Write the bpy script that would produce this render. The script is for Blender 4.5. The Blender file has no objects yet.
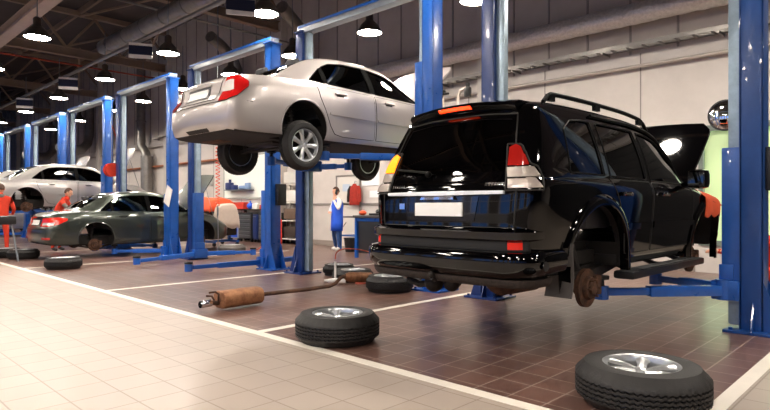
import bpy, bmesh, math, random
from math import sin, cos, pi, sqrt, radians as R
from mathutils import Vector, Matrix
from mathutils.bvhtree import BVHTree

random.seed(7)
scene = bpy.context.scene
COL = scene.collection

# ------------------------------------------------------------------ colour and materials
def lin(h):
    h = h.lstrip('#')
    out = []
    for i in (0, 2, 4):
        c = int(h[i:i + 2], 16) / 255
        out.append(c / 12.92 if c <= .04045 else ((c + .055) / 1.055) ** 2.4)
    return (*out, 1)

MATS = {}
def mat(name, col, rough=.5, metal=0, coat=0, var=0, vscale=8, bump=0, bscale=60, emit=0, ecol=None, spec=None, col2=None, rvar=0):
    if name in MATS:
        return MATS[name]
    m = bpy.data.materials.new(name); m.use_nodes = True
    nt = m.node_tree; b = nt.nodes['Principled BSDF']
    c = lin(col)
    b.inputs['Base Color'].default_value = c
    b.inputs['Roughness'].default_value = rough
    b.inputs['Metallic'].default_value = metal
    b.inputs['Coat Weight'].default_value = coat
    b.inputs['Coat Roughness'].default_value = .04
    if spec is not None:
        b.inputs['Specular IOR Level'].default_value = spec
    if emit:
        b.inputs['Emission Color'].default_value = lin(ecol or col)
        b.inputs['Emission Strength'].default_value = emit
    if var or col2 or bump or rvar:
        tc = nt.nodes.new('ShaderNodeTexCoord')
    if var or col2 or rvar:
        n = nt.nodes.new('ShaderNodeTexNoise'); n.inputs['Scale'].default_value = vscale
        n.inputs['Detail'].default_value = 6; n.inputs['Roughness'].default_value = .65
        nt.links.new(tc.outputs['Object'], n.inputs['Vector'])
    if var or col2:
        rp = nt.nodes.new('ShaderNodeValToRGB')
        rp.color_ramp.elements[0].position = .35; rp.color_ramp.elements[1].position = .68
        k = max(0., 1 - var)
        c2 = lin(col2) if col2 else tuple(v * k for v in c[:3]) + (1,)
        rp.color_ramp.elements[0].color = c2; rp.color_ramp.elements[1].color = c
        nt.links.new(n.outputs['Fac'], rp.inputs['Fac'])
        nt.links.new(rp.outputs['Color'], b.inputs['Base Color'])
    if rvar:
        mr = nt.nodes.new('ShaderNodeMapRange')
        mr.inputs['From Min'].default_value = .3; mr.inputs['From Max'].default_value = .7
        mr.inputs['To Min'].default_value = max(.02, rough - rvar); mr.inputs['To Max'].default_value = rough + rvar
        nt.links.new(n.outputs['Fac'], mr.inputs['Value'])
        nt.links.new(mr.outputs['Result'], b.inputs['Roughness'])
    if bump:
        n2 = nt.nodes.new('ShaderNodeTexNoise'); n2.inputs['Scale'].default_value = bscale
        n2.inputs['Detail'].default_value = 4
        nt.links.new(tc.outputs['Object'], n2.inputs['Vector'])
        bp = nt.nodes.new('ShaderNodeBump'); bp.inputs['Strength'].default_value = bump
        bp.inputs['Distance'].default_value = .02
        nt.links.new(n2.outputs['Fac'], bp.inputs['Height'])
        nt.links.new(bp.outputs['Normal'], b.inputs['Normal'])
    MATS[name] = m
    return m

def glass_mat(name, tint, gloss_rough=.01, see=.6):
    m = bpy.data.materials.new(name); m.use_nodes = True
    nt = m.node_tree
    for n in list(nt.nodes):
        nt.nodes.remove(n)
    out = nt.nodes.new('ShaderNodeOutputMaterial')
    tr = nt.nodes.new('ShaderNodeBsdfTransparent'); tr.inputs[0].default_value = lin(tint)
    gl = nt.nodes.new('ShaderNodeBsdfGlossy'); gl.inputs['Roughness'].default_value = gloss_rough
    gl.inputs[0].default_value = (.95, .95, .95, 1)
    fr = nt.nodes.new('ShaderNodeFresnel'); fr.inputs['IOR'].default_value = 1.55
    mx = nt.nodes.new('ShaderNodeMixShader')
    nt.links.new(fr.outputs[0], mx.inputs[0]); nt.links.new(tr.outputs[0], mx.inputs[1]); nt.links.new(gl.outputs[0], mx.inputs[2])
    nt.links.new(mx.outputs[0], out.inputs['Surface'])
    MATS[name] = m
    return m

def tile_mat(name, c1, c2, mortar, tx, ty, msize, rough, coat, var=.12, bump=.25, rvar=.08):
    m = bpy.data.materials.new(name); m.use_nodes = True
    nt = m.node_tree; b = nt.nodes['Principled BSDF']
    tc = nt.nodes.new('ShaderNodeTexCoord')
    br = nt.nodes.new('ShaderNodeTexBrick')
    br.offset = 0; br.squash = 1
    br.inputs['Color1'].default_value = lin(c1); br.inputs['Color2'].default_value = lin(c2)
    br.inputs['Mortar'].default_value = lin(mortar)
    br.inputs['Scale'].default_value = 1
    br.inputs['Brick Width'].default_value = tx; br.inputs['Row Height'].default_value = ty
    br.inputs['Mortar Size'].default_value = msize; br.inputs['Mortar Smooth'].default_value = .3
    nt.links.new(tc.outputs['Object'], br.inputs['Vector'])
    n = nt.nodes.new('ShaderNodeTexNoise'); n.inputs['Scale'].default_value = .9; n.inputs['Detail'].default_value = 8
    n.inputs['Roughness'].default_value = .7
    nt.links.new(tc.outputs['Object'], n.inputs['Vector'])
    mr = nt.nodes.new('ShaderNodeMapRange'); mr.inputs['From Min'].default_value = .3; mr.inputs['From Max'].default_value = .7
    mr.inputs['To Min'].default_value = 1 - var; mr.inputs['To Max'].default_value = 1 + var * .3
    nt.links.new(n.outputs['Fac'], mr.inputs['Value'])
    mul = nt.nodes.new('ShaderNodeMixRGB'); mul.blend_type = 'MULTIPLY'; mul.inputs['Fac'].default_value = 1
    nt.links.new(br.outputs['Color'], mul.inputs[1]); nt.links.new(mr.outputs['Result'], mul.inputs[2])
    nt.links.new(mul.outputs[0], b.inputs['Base Color'])
    rr = nt.nodes.new('ShaderNodeMapRange'); rr.inputs['From Min'].default_value = .3; rr.inputs['From Max'].default_value = .7
    rr.inputs['To Min'].default_value = rough - rvar; rr.inputs['To Max'].default_value = rough + rvar
    nt.links.new(n.outputs['Fac'], rr.inputs['Value']); nt.links.new(rr.outputs['Result'], b.inputs['Roughness'])
    bp = nt.nodes.new('ShaderNodeBump'); bp.inputs['Strength'].default_value = bump; bp.inputs['Distance'].default_value = .004
    inv = nt.nodes.new('ShaderNodeMath'); inv.operation = 'SUBTRACT'; inv.inputs[0].default_value = 1
    nt.links.new(br.outputs['Fac'], inv.inputs[1]); nt.links.new(inv.outputs[0], bp.inputs['Height'])
    nt.links.new(bp.outputs['Normal'], b.inputs['Normal'])
    b.inputs['Coat Weight'].default_value = coat; b.inputs['Coat Roughness'].default_value = .15
    MATS[name] = m
    return m

# ------------------------------------------------------------------ mesh building
class MB:
    def __init__(s):
        s.v = []; s.f = []; s.mi = []; s.m = 0
    def add(s, verts, faces, M=None):
        o = len(s.v)
        for p in verts:
            p = Vector(p)
            s.v.append(tuple(M @ p) if M is not None else tuple(p))
        for f in faces:
            s.f.append([i + o for i in f]); s.mi.append(s.m)
        return s
    def box(s, a, b, M=None, bev=0):
        x0, y0, z0 = (min(a[i], b[i]) for i in range(3)); x1, y1, z1 = (max(a[i], b[i]) for i in range(3))
        if bev > 0:
            bm = bmesh.new(); bmesh.ops.create_cube(bm, size=1)
            for v in bm.verts:
                v.co = Vector(((x0 + x1) / 2 + v.co.x * (x1 - x0), (y0 + y1) / 2 + v.co.y * (y1 - y0), (z0 + z1) / 2 + v.co.z * (z1 - z0)))
            bmesh.ops.bevel(bm, geom=bm.edges[:], offset=bev, segments=2, affect='EDGES', profile=.6)
            bm.verts.index_update()
            vs = [v.co.copy() for v in bm.verts]; fs = [[v.index for v in f.verts] for f in bm.faces]
            bm.free()
            return s.add(vs, fs, M)
        vs = [(x0, y0, z0), (x1, y0, z0), (x1, y1, z0), (x0, y1, z0), (x0, y0, z1), (x1, y0, z1), (x1, y1, z1), (x0, y1, z1)]
        return s.add(vs, [(0, 3, 2, 1), (4, 5, 6, 7), (0, 1, 5, 4), (1, 2, 6, 5), (2, 3, 7, 6), (3, 0, 4, 7)], M)
    def bar(s, a, b, w, h, up=(0, 0, 1), bev=0):
        a = Vector(a); b = Vector(b); d = b - a; L = d.length; d.normalize()
        u = Vector(up); sd = d.cross(u)
        if sd.length < 1e-4:
            sd = d.cross(Vector((1, 0, 0)))
        sd.normalize(); u = sd.cross(d)
        M = Matrix(((d.x, sd.x, u.x, a.x), (d.y, sd.y, u.y, a.y), (d.z, sd.z, u.z, a.z), (0, 0, 0, 1)))
        return s.box((0, -w / 2, -h / 2), (L, w / 2, h / 2), M, bev)
    def tube(s, pts, r, n=8, cap=True, closed=False):
        pts = [Vector(p) for p in pts]; k = len(pts)
        rs = r if isinstance(r, (list, tuple)) else [r] * k
        vs = []; fs = []; prev = None
        for i, p in enumerate(pts):
            if closed:
                t = pts[(i + 1) % k] - pts[i - 1]
            else:
                t = pts[min(i + 1, k - 1)] - pts[max(i - 1, 0)]
            t.normalize()
            if prev is None:
                ref = Vector((0, 0, 1)) if abs(t.z) < .9 else Vector((1, 0, 0))
                u = t.cross(ref).normalized()
            else:
                u = (prev - t * prev.dot(t))
                u = u.normalized() if u.length > 1e-6 else t.cross(Vector((0, 0, 1))).normalized()
            prev = u; w = t.cross(u)
            for j in range(n):
                a = 2 * pi * j / n
                vs.append(p + (u * cos(a) + w * sin(a)) * rs[i])
        m = k if closed else k - 1
        for i in range(m):
            for j in range(n):
                a = i * n + j; b = i * n + (j + 1) % n; i2 = (i + 1) % k
                fs.append((a, b, i2 * n + (j + 1) % n, i2 * n + j))
        if cap and not closed:
            fs.append(tuple(range(n - 1, -1, -1))); fs.append(tuple((k - 1) * n + j for j in range(n)))
        return s.add(vs, fs)
    def cyl(s, a, b, r, n=16, r2=None):
        return s.tube([a, b], [r, r if r2 is None else r2], n)
    def lathe(s, prof, n=24, M=None, closed=False, cap=True):
        # profile of (radius, height) turned round the z axis
        vs = []; fs = []; k = len(prof)
        for (r, h) in prof:
            for j in range(n):
                a = 2 * pi * j / n
                vs.append((r * cos(a), r * sin(a), h))
        for i in range(k if closed else k - 1):
            i2 = (i + 1) % k
            for j in range(n):
                fs.append((i * n + j, i * n + (j + 1) % n, i2 * n + (j + 1) % n, i2 * n + j))
        if not closed and cap:
            if prof[0][0] > 1e-5: fs.append(tuple(range(n - 1, -1, -1)))
            if prof[-1][0] > 1e-5: fs.append(tuple((k - 1) * n + j for j in range(n)))
        return s.add(vs, fs, M)
    def prism(s, poly, z0, z1, M=None):
        n = len(poly)
        vs = [(p[0], p[1], z0) for p in poly] + [(p[0], p[1], z1) for p in poly]
        fs = [tuple(range(n - 1, -1, -1)), tuple(range(n, 2 * n))]
        for i in range(n):
            fs.append((i, (i + 1) % n, n + (i + 1) % n, n + i))
        return s.add(vs, fs, M)
    def ball(s, c, r, n=12, k=8, M=None):
        rx, ry, rz = r if isinstance(r, (tuple, list)) else (r, r, r)
        vs = [(c[0], c[1], c[2] - rz)]; fs = []
        for i in range(1, k):
            t = -pi / 2 + pi * i / k
            for j in range(n):
                a = 2 * pi * j / n
                vs.append((c[0] + rx * cos(t) * cos(a), c[1] + ry * cos(t) * sin(a), c[2] + rz * sin(t)))
        vs.append((c[0], c[1], c[2] + rz)); top = len(vs) - 1
        for j in range(n):
            fs.append((0, 1 + (j + 1) % n, 1 + j))
            fs.append((top, 1 + (k - 2) * n + j, 1 + (k - 2) * n + (j + 1) % n))
        for i in range(k - 2):
            for j in range(n):
                fs.append((1 + i * n + j, 1 + i * n + (j + 1) % n, 1 + (i + 1) * n + (j + 1) % n, 1 + (i + 1) * n + j))
        return s.add(vs, fs, M)
    def build(s, name, mats, parent=None, smooth=35, recalc=True):
        me = bpy.data.meshes.new(name)
        me.from_pydata(s.v, [], s.f)
        if not isinstance(mats, (list, tuple)): mats = [mats]
        for m in mats: me.materials.append(m)
        me.polygons.foreach_set('material_index', s.mi)
        me.validate()
        if recalc:
            bm = bmesh.new(); bm.from_mesh(me); bmesh.ops.recalc_face_normals(bm, faces=bm.faces[:]); bm.to_mesh(me); bm.free()
        shade(me, smooth)
        o = bpy.data.objects.new(name, me); COL.objects.link(o)
        if parent is not None: o.parent = parent
        return o

def shade(me, ang):
    if ang:
        me.polygons.foreach_set('use_smooth', [True] * len(me.polygons))
        me.set_sharp_from_angle(angle=R(ang))

def tag(o, label=None, cat=None, group=None, kind=None):
    if label: o['label'] = label
    if cat: o['category'] = cat
    if group: o['group'] = group
    if kind: o['kind'] = kind
    return o

def thing(name, label, cat, loc=(0, 0, 0), rz=0, group=None):
    o = bpy.data.objects.new(name, None); COL.objects.link(o)
    o.location = loc; o.rotation_euler = (0, 0, rz); o.empty_display_size = .2
    return tag(o, label, cat, group)

def struct(mb, name, m, smooth=0):
    return tag(mb.build(name, m, None, smooth), kind='structure')

def copy_tree(o, parent=None):
    c = o.copy(); COL.objects.link(c)
    if parent is not None: c.parent = parent
    for ch in [x for x in bpy.data.objects if x.parent == o]:
        copy_tree(ch, c)
    return c

def pchip(pts):
    xs = [p[0] for p in pts]; ys = [p[1] for p in pts]; n = len(xs)
    h = [xs[i + 1] - xs[i] for i in range(n - 1)]
    d = [(ys[i + 1] - ys[i]) / h[i] for i in range(n - 1)]
    m = [0] * n
    if n == 2:
        m = [d[0], d[0]]
    else:
        m[0] = d[0]; m[-1] = d[-1]
        for i in range(1, n - 1):
            if d[i - 1] * d[i] <= 0: m[i] = 0
            else:
                w1 = 2 * h[i] + h[i - 1]; w2 = h[i] + 2 * h[i - 1]
                m[i] = (w1 + w2) / (w1 / d[i - 1] + w2 / d[i])
    def f(x):
        if x <= xs[0]: return ys[0]
        if x >= xs[-1]: return ys[-1]
        i = 0
        while x > xs[i + 1]: i += 1
        t = (x - xs[i]) / h[i]; t2 = t * t; t3 = t2 * t
        return (2 * t3 - 3 * t2 + 1) * ys[i] + (t3 - 2 * t2 + t) * h[i] * m[i] + (-2 * t3 + 3 * t2) * ys[i + 1] + (t3 - t2) * h[i] * m[i + 1]
    return f

def catmull(pts, n):
    P = [Vector(p) for p in pts]; k = len(P) - 1
    P = [P[0] * 2 - P[1]] + P + [P[-1] * 2 - P[-2]]
    out = []
    for i in range(n + 1):
        u = i / n * k; s = min(int(u), k - 1); t = u - s
        a, b, c, d = P[s], P[s + 1], P[s + 2], P[s + 3]
        out.append(.5 * ((2 * b) + (c - a) * t + (2 * a - 5 * b + 4 * c - d) * t * t + (3 * b - a - 3 * c + d) * t ** 3))
    return out

def resample(poly, n):
    P = [Vector(p) for p in poly]
    L = [0]
    for i in range(len(P) - 1): L.append(L[-1] + (P[i + 1] - P[i]).length)
    out = []
    for k in range(n + 1):
        s = L[-1] * k / n; i = 0
        while i < len(P) - 2 and s > L[i + 1]: i += 1
        seg = L[i + 1] - L[i]
        out.append(P[i].lerp(P[i + 1], 0 if seg < 1e-9 else (s - L[i]) / seg))
    return out

def boolean_cut(obj, cutters):
    for c in cutters:
        md = obj.modifiers.new('cut', 'BOOLEAN'); md.operation = 'DIFFERENCE'; md.solver = 'EXACT'; md.object = c
        md.material_mode = 'INDEX'
    dg = bpy.context.evaluated_depsgraph_get(); dg.update()
    me = bpy.data.meshes.new_from_object(obj.evaluated_get(dg))
    obj.modifiers.clear()
    old = obj.data; obj.data = me; bpy.data.meshes.remove(old)
    for c in cutters:
        cm = c.data; bpy.data.objects.remove(c); bpy.data.meshes.remove(cm)

# ------------------------------------------------------------------ shared materials
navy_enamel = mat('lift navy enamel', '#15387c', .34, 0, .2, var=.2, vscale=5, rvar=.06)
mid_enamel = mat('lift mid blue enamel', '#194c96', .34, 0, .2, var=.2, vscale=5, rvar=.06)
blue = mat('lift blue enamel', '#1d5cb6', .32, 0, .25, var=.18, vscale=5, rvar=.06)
steel = mat('worn steel', '#8d9399', .38, .85, var=.25, vscale=9, rvar=.1)
darkmetal = mat('dark greasy metal', '#2a2522', .6, .4, var=.4, vscale=10)
rust = mat('rusty iron', '#6b4a36', .75, .35, col2='#3a2a22', vscale=14, bump=.3)
rustlight = mat('light rust exhaust steel', '#b07f5a', .6, .45, col2='#7d523a', vscale=11, bump=.2)
chrome = mat('chrome', '#e6e8ea', .08, 1)
alloy = mat('alloy rim', '#cfd2d4', .28, .8, .2)
rubber = mat('tyre rubber', '#1d1b1b', .62, var=.3, vscale=18, bump=.15, bscale=120)
rubberdust = mat('dusty tyre rubber', '#3b3532', .72, var=.3, vscale=14, bump=.15, bscale=120)
blackplastic = mat('black plastic', '#141416', .45, bump=.05)
underbody = mat('underbody', '#17120f', .75, var=.35, vscale=6, bump=.3, bscale=20)
seatfabric = mat('seat fabric', '#4a4a4c', .9)
white_plate = mat('blank plate', '#f4f4f2', .35)
redlens = mat('red lens', '#b31414', .12, 0, .6, spec=.6)
redlens_lit = mat('red lens bright', '#d8261a', .12, 0, .6, emit=.12, ecol='#ff2a12')
clearlens = mat('clear lens', '#d8d4d0', .1, .25, .6, bump=.25, bscale=90)
amber_on = mat('amber lens lit', '#ff9a1a', .2, 0, .4, emit=3.0, ecol='#ff8a10')
brake_on = mat('brake lens lit', '#ff4a1a', .2, 0, .4, emit=4.5, ecol='#ff3a0c')
amber_core = mat('brake filament lit', '#ffb040', .2, 0, 0, emit=6, ecol='#ffa030')
glass_dark = glass_mat('dark tinted glass', '#3c3f3e')
glass_clear = glass_mat('light tinted glass', '#97a39c')
orange_cloth = mat('orange cover cloth', '#e2562c', .75, var=.15, vscale=6, bump=.1)
red_cloth = mat('red work cloth', '#d63a20', .85, var=.2, vscale=9, bump=.15)
# ------------------------------------------------------------------ the hall
WX = 11.8          # the long wall beyond the lifts
OX = -7.5          # the opposite long wall
Y0, Y1 = -24.0, 58.0
HC = 9.2
LINEX = 3.12
BAYS = [.97, 4.77, 8.72, 13.05, 17.4, 21.7, 26.0, 30.2]

beige = tile_mat('beige floor tiles', '#aa9e93', '#a4978c', '#897c70', .30, .30, .006, .38, .05, var=.06, rvar=.02)
brown = tile_mat('brown floor tiles', '#715349', '#634840', '#9a867b', .25, .25, .006, .34, .12, var=.3, rvar=.05)
linewhite = mat('floor line', '#e9e2d6', .35, var=.08, vscale=4)

m = MB(); m.box((OX, Y0, -.2), (LINEX, Y1, 0)); m.box((LINEX, Y0, -.2), (WX, BAYS[0], 0))
struct(m, 'floor', beige)
m = MB(); m.box((LINEX, BAYS[0], -.2), (WX, Y1, 0))
struct(m, 'floor_bays', brown)
m = MB(); m.box((LINEX - .05, BAYS[0], 0), (LINEX + .05, Y1, .0025))
struct(m, 'trim_1', linewhite)
for i, y in enumerate(BAYS):
    m = MB(); m.box((LINEX + .05, y - .05, 0), (WX - 2.2, y + .05, .0025))
    struct(m, 'trim_%d' % (i + 2), linewhite)

wallpaint = mat('wall panel paint', '#cfc8c2', .55, var=.1, vscale=1.5)
wallupper = mat('upper wall cladding', '#c4bbb4', .6, var=.15, vscale=1.2)
seam = mat('panel seam', '#8a8480', .6)
concrete = mat('column concrete', '#c4beb8', .7, var=.12, vscale=2)
ceilmat = mat('ceiling deck', '#4b4544', .8, var=.2, vscale=1)
beam_m = mat('brown steel beam', '#94806f', .55, .2, var=.2, vscale=2)
beam_pale = mat('pale steel rail', '#b5a298', .5, .1, var=.15, vscale=2)

# long wall, leaving the green-lit roller window open
GW0, GW1, GZ0, GZ1 = 1.35, 3.2, .55, 2.68
m = MB()
m.box((WX, Y0, 0), (WX + .25, GW0, 4.3)); m.box((WX, GW1, 0), (WX + .25, Y1, 4.3))
m.box((WX, GW0, 0), (WX + .25, GW1, GZ0)); m.box((WX, GW0, GZ1), (WX + .25, GW1, 4.3))
m.m = 1
m.box((WX, Y0, 4.3), (WX + .25, Y1, HC))
m.m = 2
y = -23.0
while y < Y1:
    if not (GW0 < y < GW1): m.box((WX - .006, y - .012, 0), (WX, y + .012, 4.3))
    else: m.box((WX - .006, y - .012, GZ1), (WX, y + .012, 4.3))
    y += 2.1
y = -23.4
while y < Y1:
    m.box((WX - .02, y - .02, 4.3), (WX, y + .02, HC)); y += .9
m.box((WX - .03, GW1 + 3, 1.28), (WX, Y1, 1.34))
struct(m, 'wall_far_side', [wallpaint, wallupper, seam])
m = MB(); m.box((WX - .015, GW1 + .1, 0), (WX - .0005, Y1, .16))
struct(m, 'baseboard_far_side', mat('grey baseboard', '#8f857d', .5))
# unseen dark gate added past the window to darken the SUV flank's reflections
m = MB(); m.box((WX - .05, -7.0, 0), (WX - .002, GW0 - .12, 4.0))
z = .2
while z < 4: m.box((WX - .07, -7.0, z), (WX - .05, GW0 - .12, z + .02)); z += .25
struct(m, 'added_dark_gate', mat('added dark gate', '#211f20', .5))
# pilasters
pil = MB()
for y in (7.9, 16.3, 24.9, 33.2, 41.5, 49.8):
    pil.box((WX - .25, y - .17, 0), (WX, y + .17, HC))
struct(pil, 'trim_20', concrete)
# roller window
m = MB(); green = mat('daylit green panel', '#c4dca8', .4, emit=.62, ecol='#c2dea0')
m.box((WX + .08, GW0, GZ0), (WX + .11, GW1, GZ1))
fr = MB()
for y in (GW0, GW1): fr.box((WX - .03, y - .04, GZ0 - .04), (WX + .2, y + .04, GZ1 + .04))
for z in (GZ0, GZ1): fr.box((WX - .03, GW0, z - .05), (WX + .2, GW1, z + .05))
wf = struct(fr, 'window_1', mat('window frame grey', '#6f7a74', .5))
m.build('pane', green, wf, 0)

signwhite_ = mat('partition frame', '#d5d3cf', .5)
m = MB(); m.box((OX - .25, Y0, 0), (OX, Y1, .7)); m.box((OX - .25, Y0, 4.2), (OX, Y1, HC)); m.m = 1; m.box((OX - .25, Y0, .7), (OX - .12, Y1, 4.2)); m.m = 2
y = Y0
while y < Y1:
    m.box((OX, y - .05, 1.2), (OX + .05, y + .05, 3.9)); m.box((OX, y + .75, 1.2), (OX + .04, y + .79, 3.9)); m.box((OX, y + 1.5, 1.2), (OX + .05, y + 1.6, 3.9))
    m.m = 0; m.box((OX - .11, y + 1.6, .7), (OX + .01, y + 2.4, 4.2)); m.m = 2; y += 2.45
for z in (1.2, 2.6, 3.9): m.box((OX, Y0, z - .04), (OX + .04, Y1, z + .04))
m.m = 0; m.box((OX - .1, Y0, .7), (OX + .008, Y1, 1.2)); m.box((OX - .1, Y0, 3.9), (OX + .008, Y1, 4.2))
struct(m, 'wall_opposite_side', [mat('opposite wall grey', '#6d6764', .6), mat('added blue glazing', '#5f92e0', .2, emit=1.4, ecol='#5f94f2'), signwhite_])  # unseen glowing glazing, added to put blue reflections on the tailgate
m = MB(); m.box((OX, Y1, 0), (WX, Y1 + .25, HC)); struct(m, 'wall_end', mat('end wall', '#4c4846', .7))
m = MB(); m.box((OX, Y0 - .25, 0), (WX, Y0, HC)); struct(m, 'wall_near_end', mat('near end wall', '#4c4846', .7))
m = MB(); m.box((OX, Y0, HC), (WX, Y1, HC + .15)); struct(m, 'ceiling', ceilmat)

# trusses across the hall, purlins and bracing along it
TR = [7.9, 16.3, 24.9, 33.2, 41.5, 49.8]
for i, y in enumerate(TR):
    b = MB()
    z0, z1 = 7.25, 8.9
    b.box((OX, y - .12, z0 - .02), (WX - .02, y + .12, z0)); b.box((OX, y - .012, z0), (WX - .02, y + .012, z0 + .3)); b.box((OX, y - .12, z0 + .3), (WX - .02, y + .12, z0 + .32))
    b.box((OX, y - .09, z1), (WX - .02, y + .09, z1 + .2))
    n = 9; dx = (WX - OX) / n
    for k in range(n):
        x = OX + k * dx
        b.bar((x, y, z0 + .3), (x + dx / 2, y, z1), .09, .09); b.bar((x + dx / 2, y, z1), (x + dx, y, z0 + .3), .09, .09)
    struct(b, 'ceiling_truss_%d' % (i + 1), beam_m)
b = MB()
for x in (-4, -1, 2, 5, 8, 10.6):
    b.box((x - .05, 2, 8.98), (x + .05, Y1, HC))
for k in range(len(TR) - 1):
    for (xa, xb) in ((-4, -1), (2, 5), (8, 10.6)):
        b.bar((xa, TR[k], 7.6), (xb, TR[k + 1], 7.6), .07, .07); b.bar((xb, TR[k], 8.9), (xa, TR[k + 1], 8.9), .07, .07)
struct(b, 'ceiling_purlin', beam_m)
b = MB(); x = 4.55
b.box((x - .17, 4, 6.45), (x + .17, Y1, 6.47)); b.box((x - .012, 4, 6.47), (x + .012, Y1, 6.72)); b.box((x - .17, 4, 6.72), (x + .17, Y1, 6.74))
for y in TR: b.box((x - .03, y - .03, 6.74), (x + .03, y + .03, 7.25))
struct(b, 'ceiling_rail', beam_pale)

# services
def foil_material():
    return mat('crinkled foil', '#f2eeea', .35, .45, var=.25, vscale=16, bump=1.0, bscale=16)
foil = foil_material()
galv = mat('galvanised duct', '#8e8a86', .4, .7, var=.25, vscale=6)
def straight(name, label, cat, a, b, r, m, n=20, rings=0, wob=0):
    t = MB(); a = Vector(a); b = Vector(b); L = (b - a).length; k = max(2, int(L / .12)) if wob else 2
    pts = [a.lerp(b, i / (k - 1)) for i in range(k)]
    rr = [r * (1 + (random.uniform(-wob, wob))) for i in range(k)] if wob else r
    t.tube(pts, rr, n)
    if rings:
        for i in range(int(L / rings)):
            p = a.lerp(b, (i + .5) * rings / L); d = (b - a).normalized() * .02
            t.cyl(p - d, p + d, r * 1.07, n)
    o = t.build(name, m, None, 50)
    # strap hangers fixing it to the wall or roof
    return tag(o, label, cat)
straight('foil_duct', 'crinkled silver foil duct running high on the wall above the cars', 'duct', (11.38, -3, 4.98), (11.38, 13.6, 4.98), .20, foil, 24, 0, .05)
straight('ceiling_duct', 'ribbed grey ventilation duct under the roof trusses above the bay signs', 'duct', (6.6, 18.4, 6.1), (6.6, 4.5, 6.1), .22, galv, 20, 1.2)

def tray(name, label, x, z, w, y0, y1, mm):
    t = MB()
    t.box((x - w / 2, y0, z), (x - w / 2 + .012, y1, z + .08)); t.box((x + w / 2 - .012, y0, z), (x + w / 2, y1, z + .08))
    y = y0
    while y < y1:
        t.box((x - w / 2, y, z), (x + w / 2, y + .05, z + .012)); y += .3
    y = y0 + .5
    while y < y1:
        t.box((x - w / 2, y, z - .05), (WX - .025, y + .03, z - .01)); y += 2.1
    return tag(t.build(name, mm, None, 0), label, 'cable tray')
tray('cable_tray', 'perforated metal cable tray bracketed to the white wall below the foil duct', 11.55, 4.36, .3, -4, 26, galv)
straight('wall_pipe', 'thin pale pipe running along the wall under the cable tray', 'pipe', (11.66, -4, 4.02), (11.66, 50, 4.02), .035, mat('pale pipe', '#b8b0a8', .4, .3), 10)
straight('roof_conduit', 'grey conduit running under the roof that carries the bay signs', 'pipe', (5.75, 3, 5.2), (5.75, 56, 5.2), .05, mat('grey conduit', '#82807e', .4, .5), 10)
straight('sprinkler_pipe', 'thin red sprinkler pipe high under the roof trusses', 'pipe', (-6, 25.3, 7.0), (11.6, 25.3, 7.0), .035, mat('red pipe', '#9c3a22', .5), 8)
straight('steam_pipe', 'grey pipe crossing the hall behind the first truss', 'pipe', (-6, 15.3, 6.6), (11.5, 15.3, 6.6), .03, galv, 8)
straight('low_wall_pipe', 'copper-coloured pipe at head height along the far stretch of wall', 'pipe', (11.66, 19, 3.1), (11.66, 55, 3.1), .05, mat('copper pipe', '#a5653f', .4, .4), 8)

# elbowed extraction ducts on the long wall
EXH = [(14.4, 'elbowed grey extraction duct on the wall behind the silver sedan'),
       (18.6, 'elbowed extraction duct on the wall above the bright white board'),
       (27.0, 'vertical steel extraction duct beside the olive sedan windscreen'),
       (33.8, 'curved extraction duct on the wall between the far blue posts'),
       (40.0, 'most distant curved extraction duct on the wall')]
for i, (y, lab) in enumerate(EXH):
    t = MB(); x = WX - .45
    if i < 2:
        t.tube([(x - 1.3, y - .4, 7.15), (x - .7, y - .1, 7.0), (x - .2, y, 6.7), (x, y, 6.3), (x, y, 4.7)], .2, 16)
        t.cyl((x, y, 4.7), (x, y, 4.55), .2, 16, .28)
    elif i == 2:
        t.tube([(x, y, 8.2), (x, y, 4.4), (x, y, 4.1), (x + .1, y - .25, 3.8), (x + .1, y - .4, 3.5)], .2, 16)
        t.tube([(x + .1, y - .4, 3.6), (x + .1, y - .4, 1.2)], .27, 16)
        t.cyl((x, y, 5.2), (x, y, 5.28), .24, 16); t.cyl((x, y, 6.4), (x, y, 6.48), .24, 16)
    else:
        t.tube([(x, y, 7.0), (x, y, 5.2), (x - .1, y, 4.7), (x - .5, y - .3, 4.35), (x - 1.2, y - .8, 4.3), (x - 1.9, y - 1.4, 4.3)], .24, 16)
    tag(t.build('extraction_duct', galv, None, 50), lab, 'duct')

# hanging bay signs: white, navy, white
navy = mat('sign navy', '#141a33', .4); signwhite = mat('sign white', '#cfcac6', .5)
SG = [(9.3, 'hanging navy and white bay sign above the silver sedan, cut by the picture edge'), (13.7, 'hanging navy and white bay sign beside the lamp over the empty lift'),
      (18.9, 'hanging navy and white bay sign between the second and third conduit lamps'), (23.6, 'hanging navy and white bay sign most distant on the conduit')]
for y, lab in SG:
    t = thing('bay_sign', lab, 'sign', (5.75, y, 4.63), R(62))
    p = MB()
    p.box((-.015, -.26, .14), (.015, .26, .225)); p.box((-.015, -.26, .44), (.015, .26, .5)); p.m = 1; p.box((-.016, -.26, .225), (.016, .26, .44))
    p.build('sign_panel', [signwhite, navy], t, 0)
    h = MB()
    for s in (-.2, .2): h.cyl((0, s, .5), (0, s, .56), .008, 6)
    h.build('hanger', steel, t)

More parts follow.
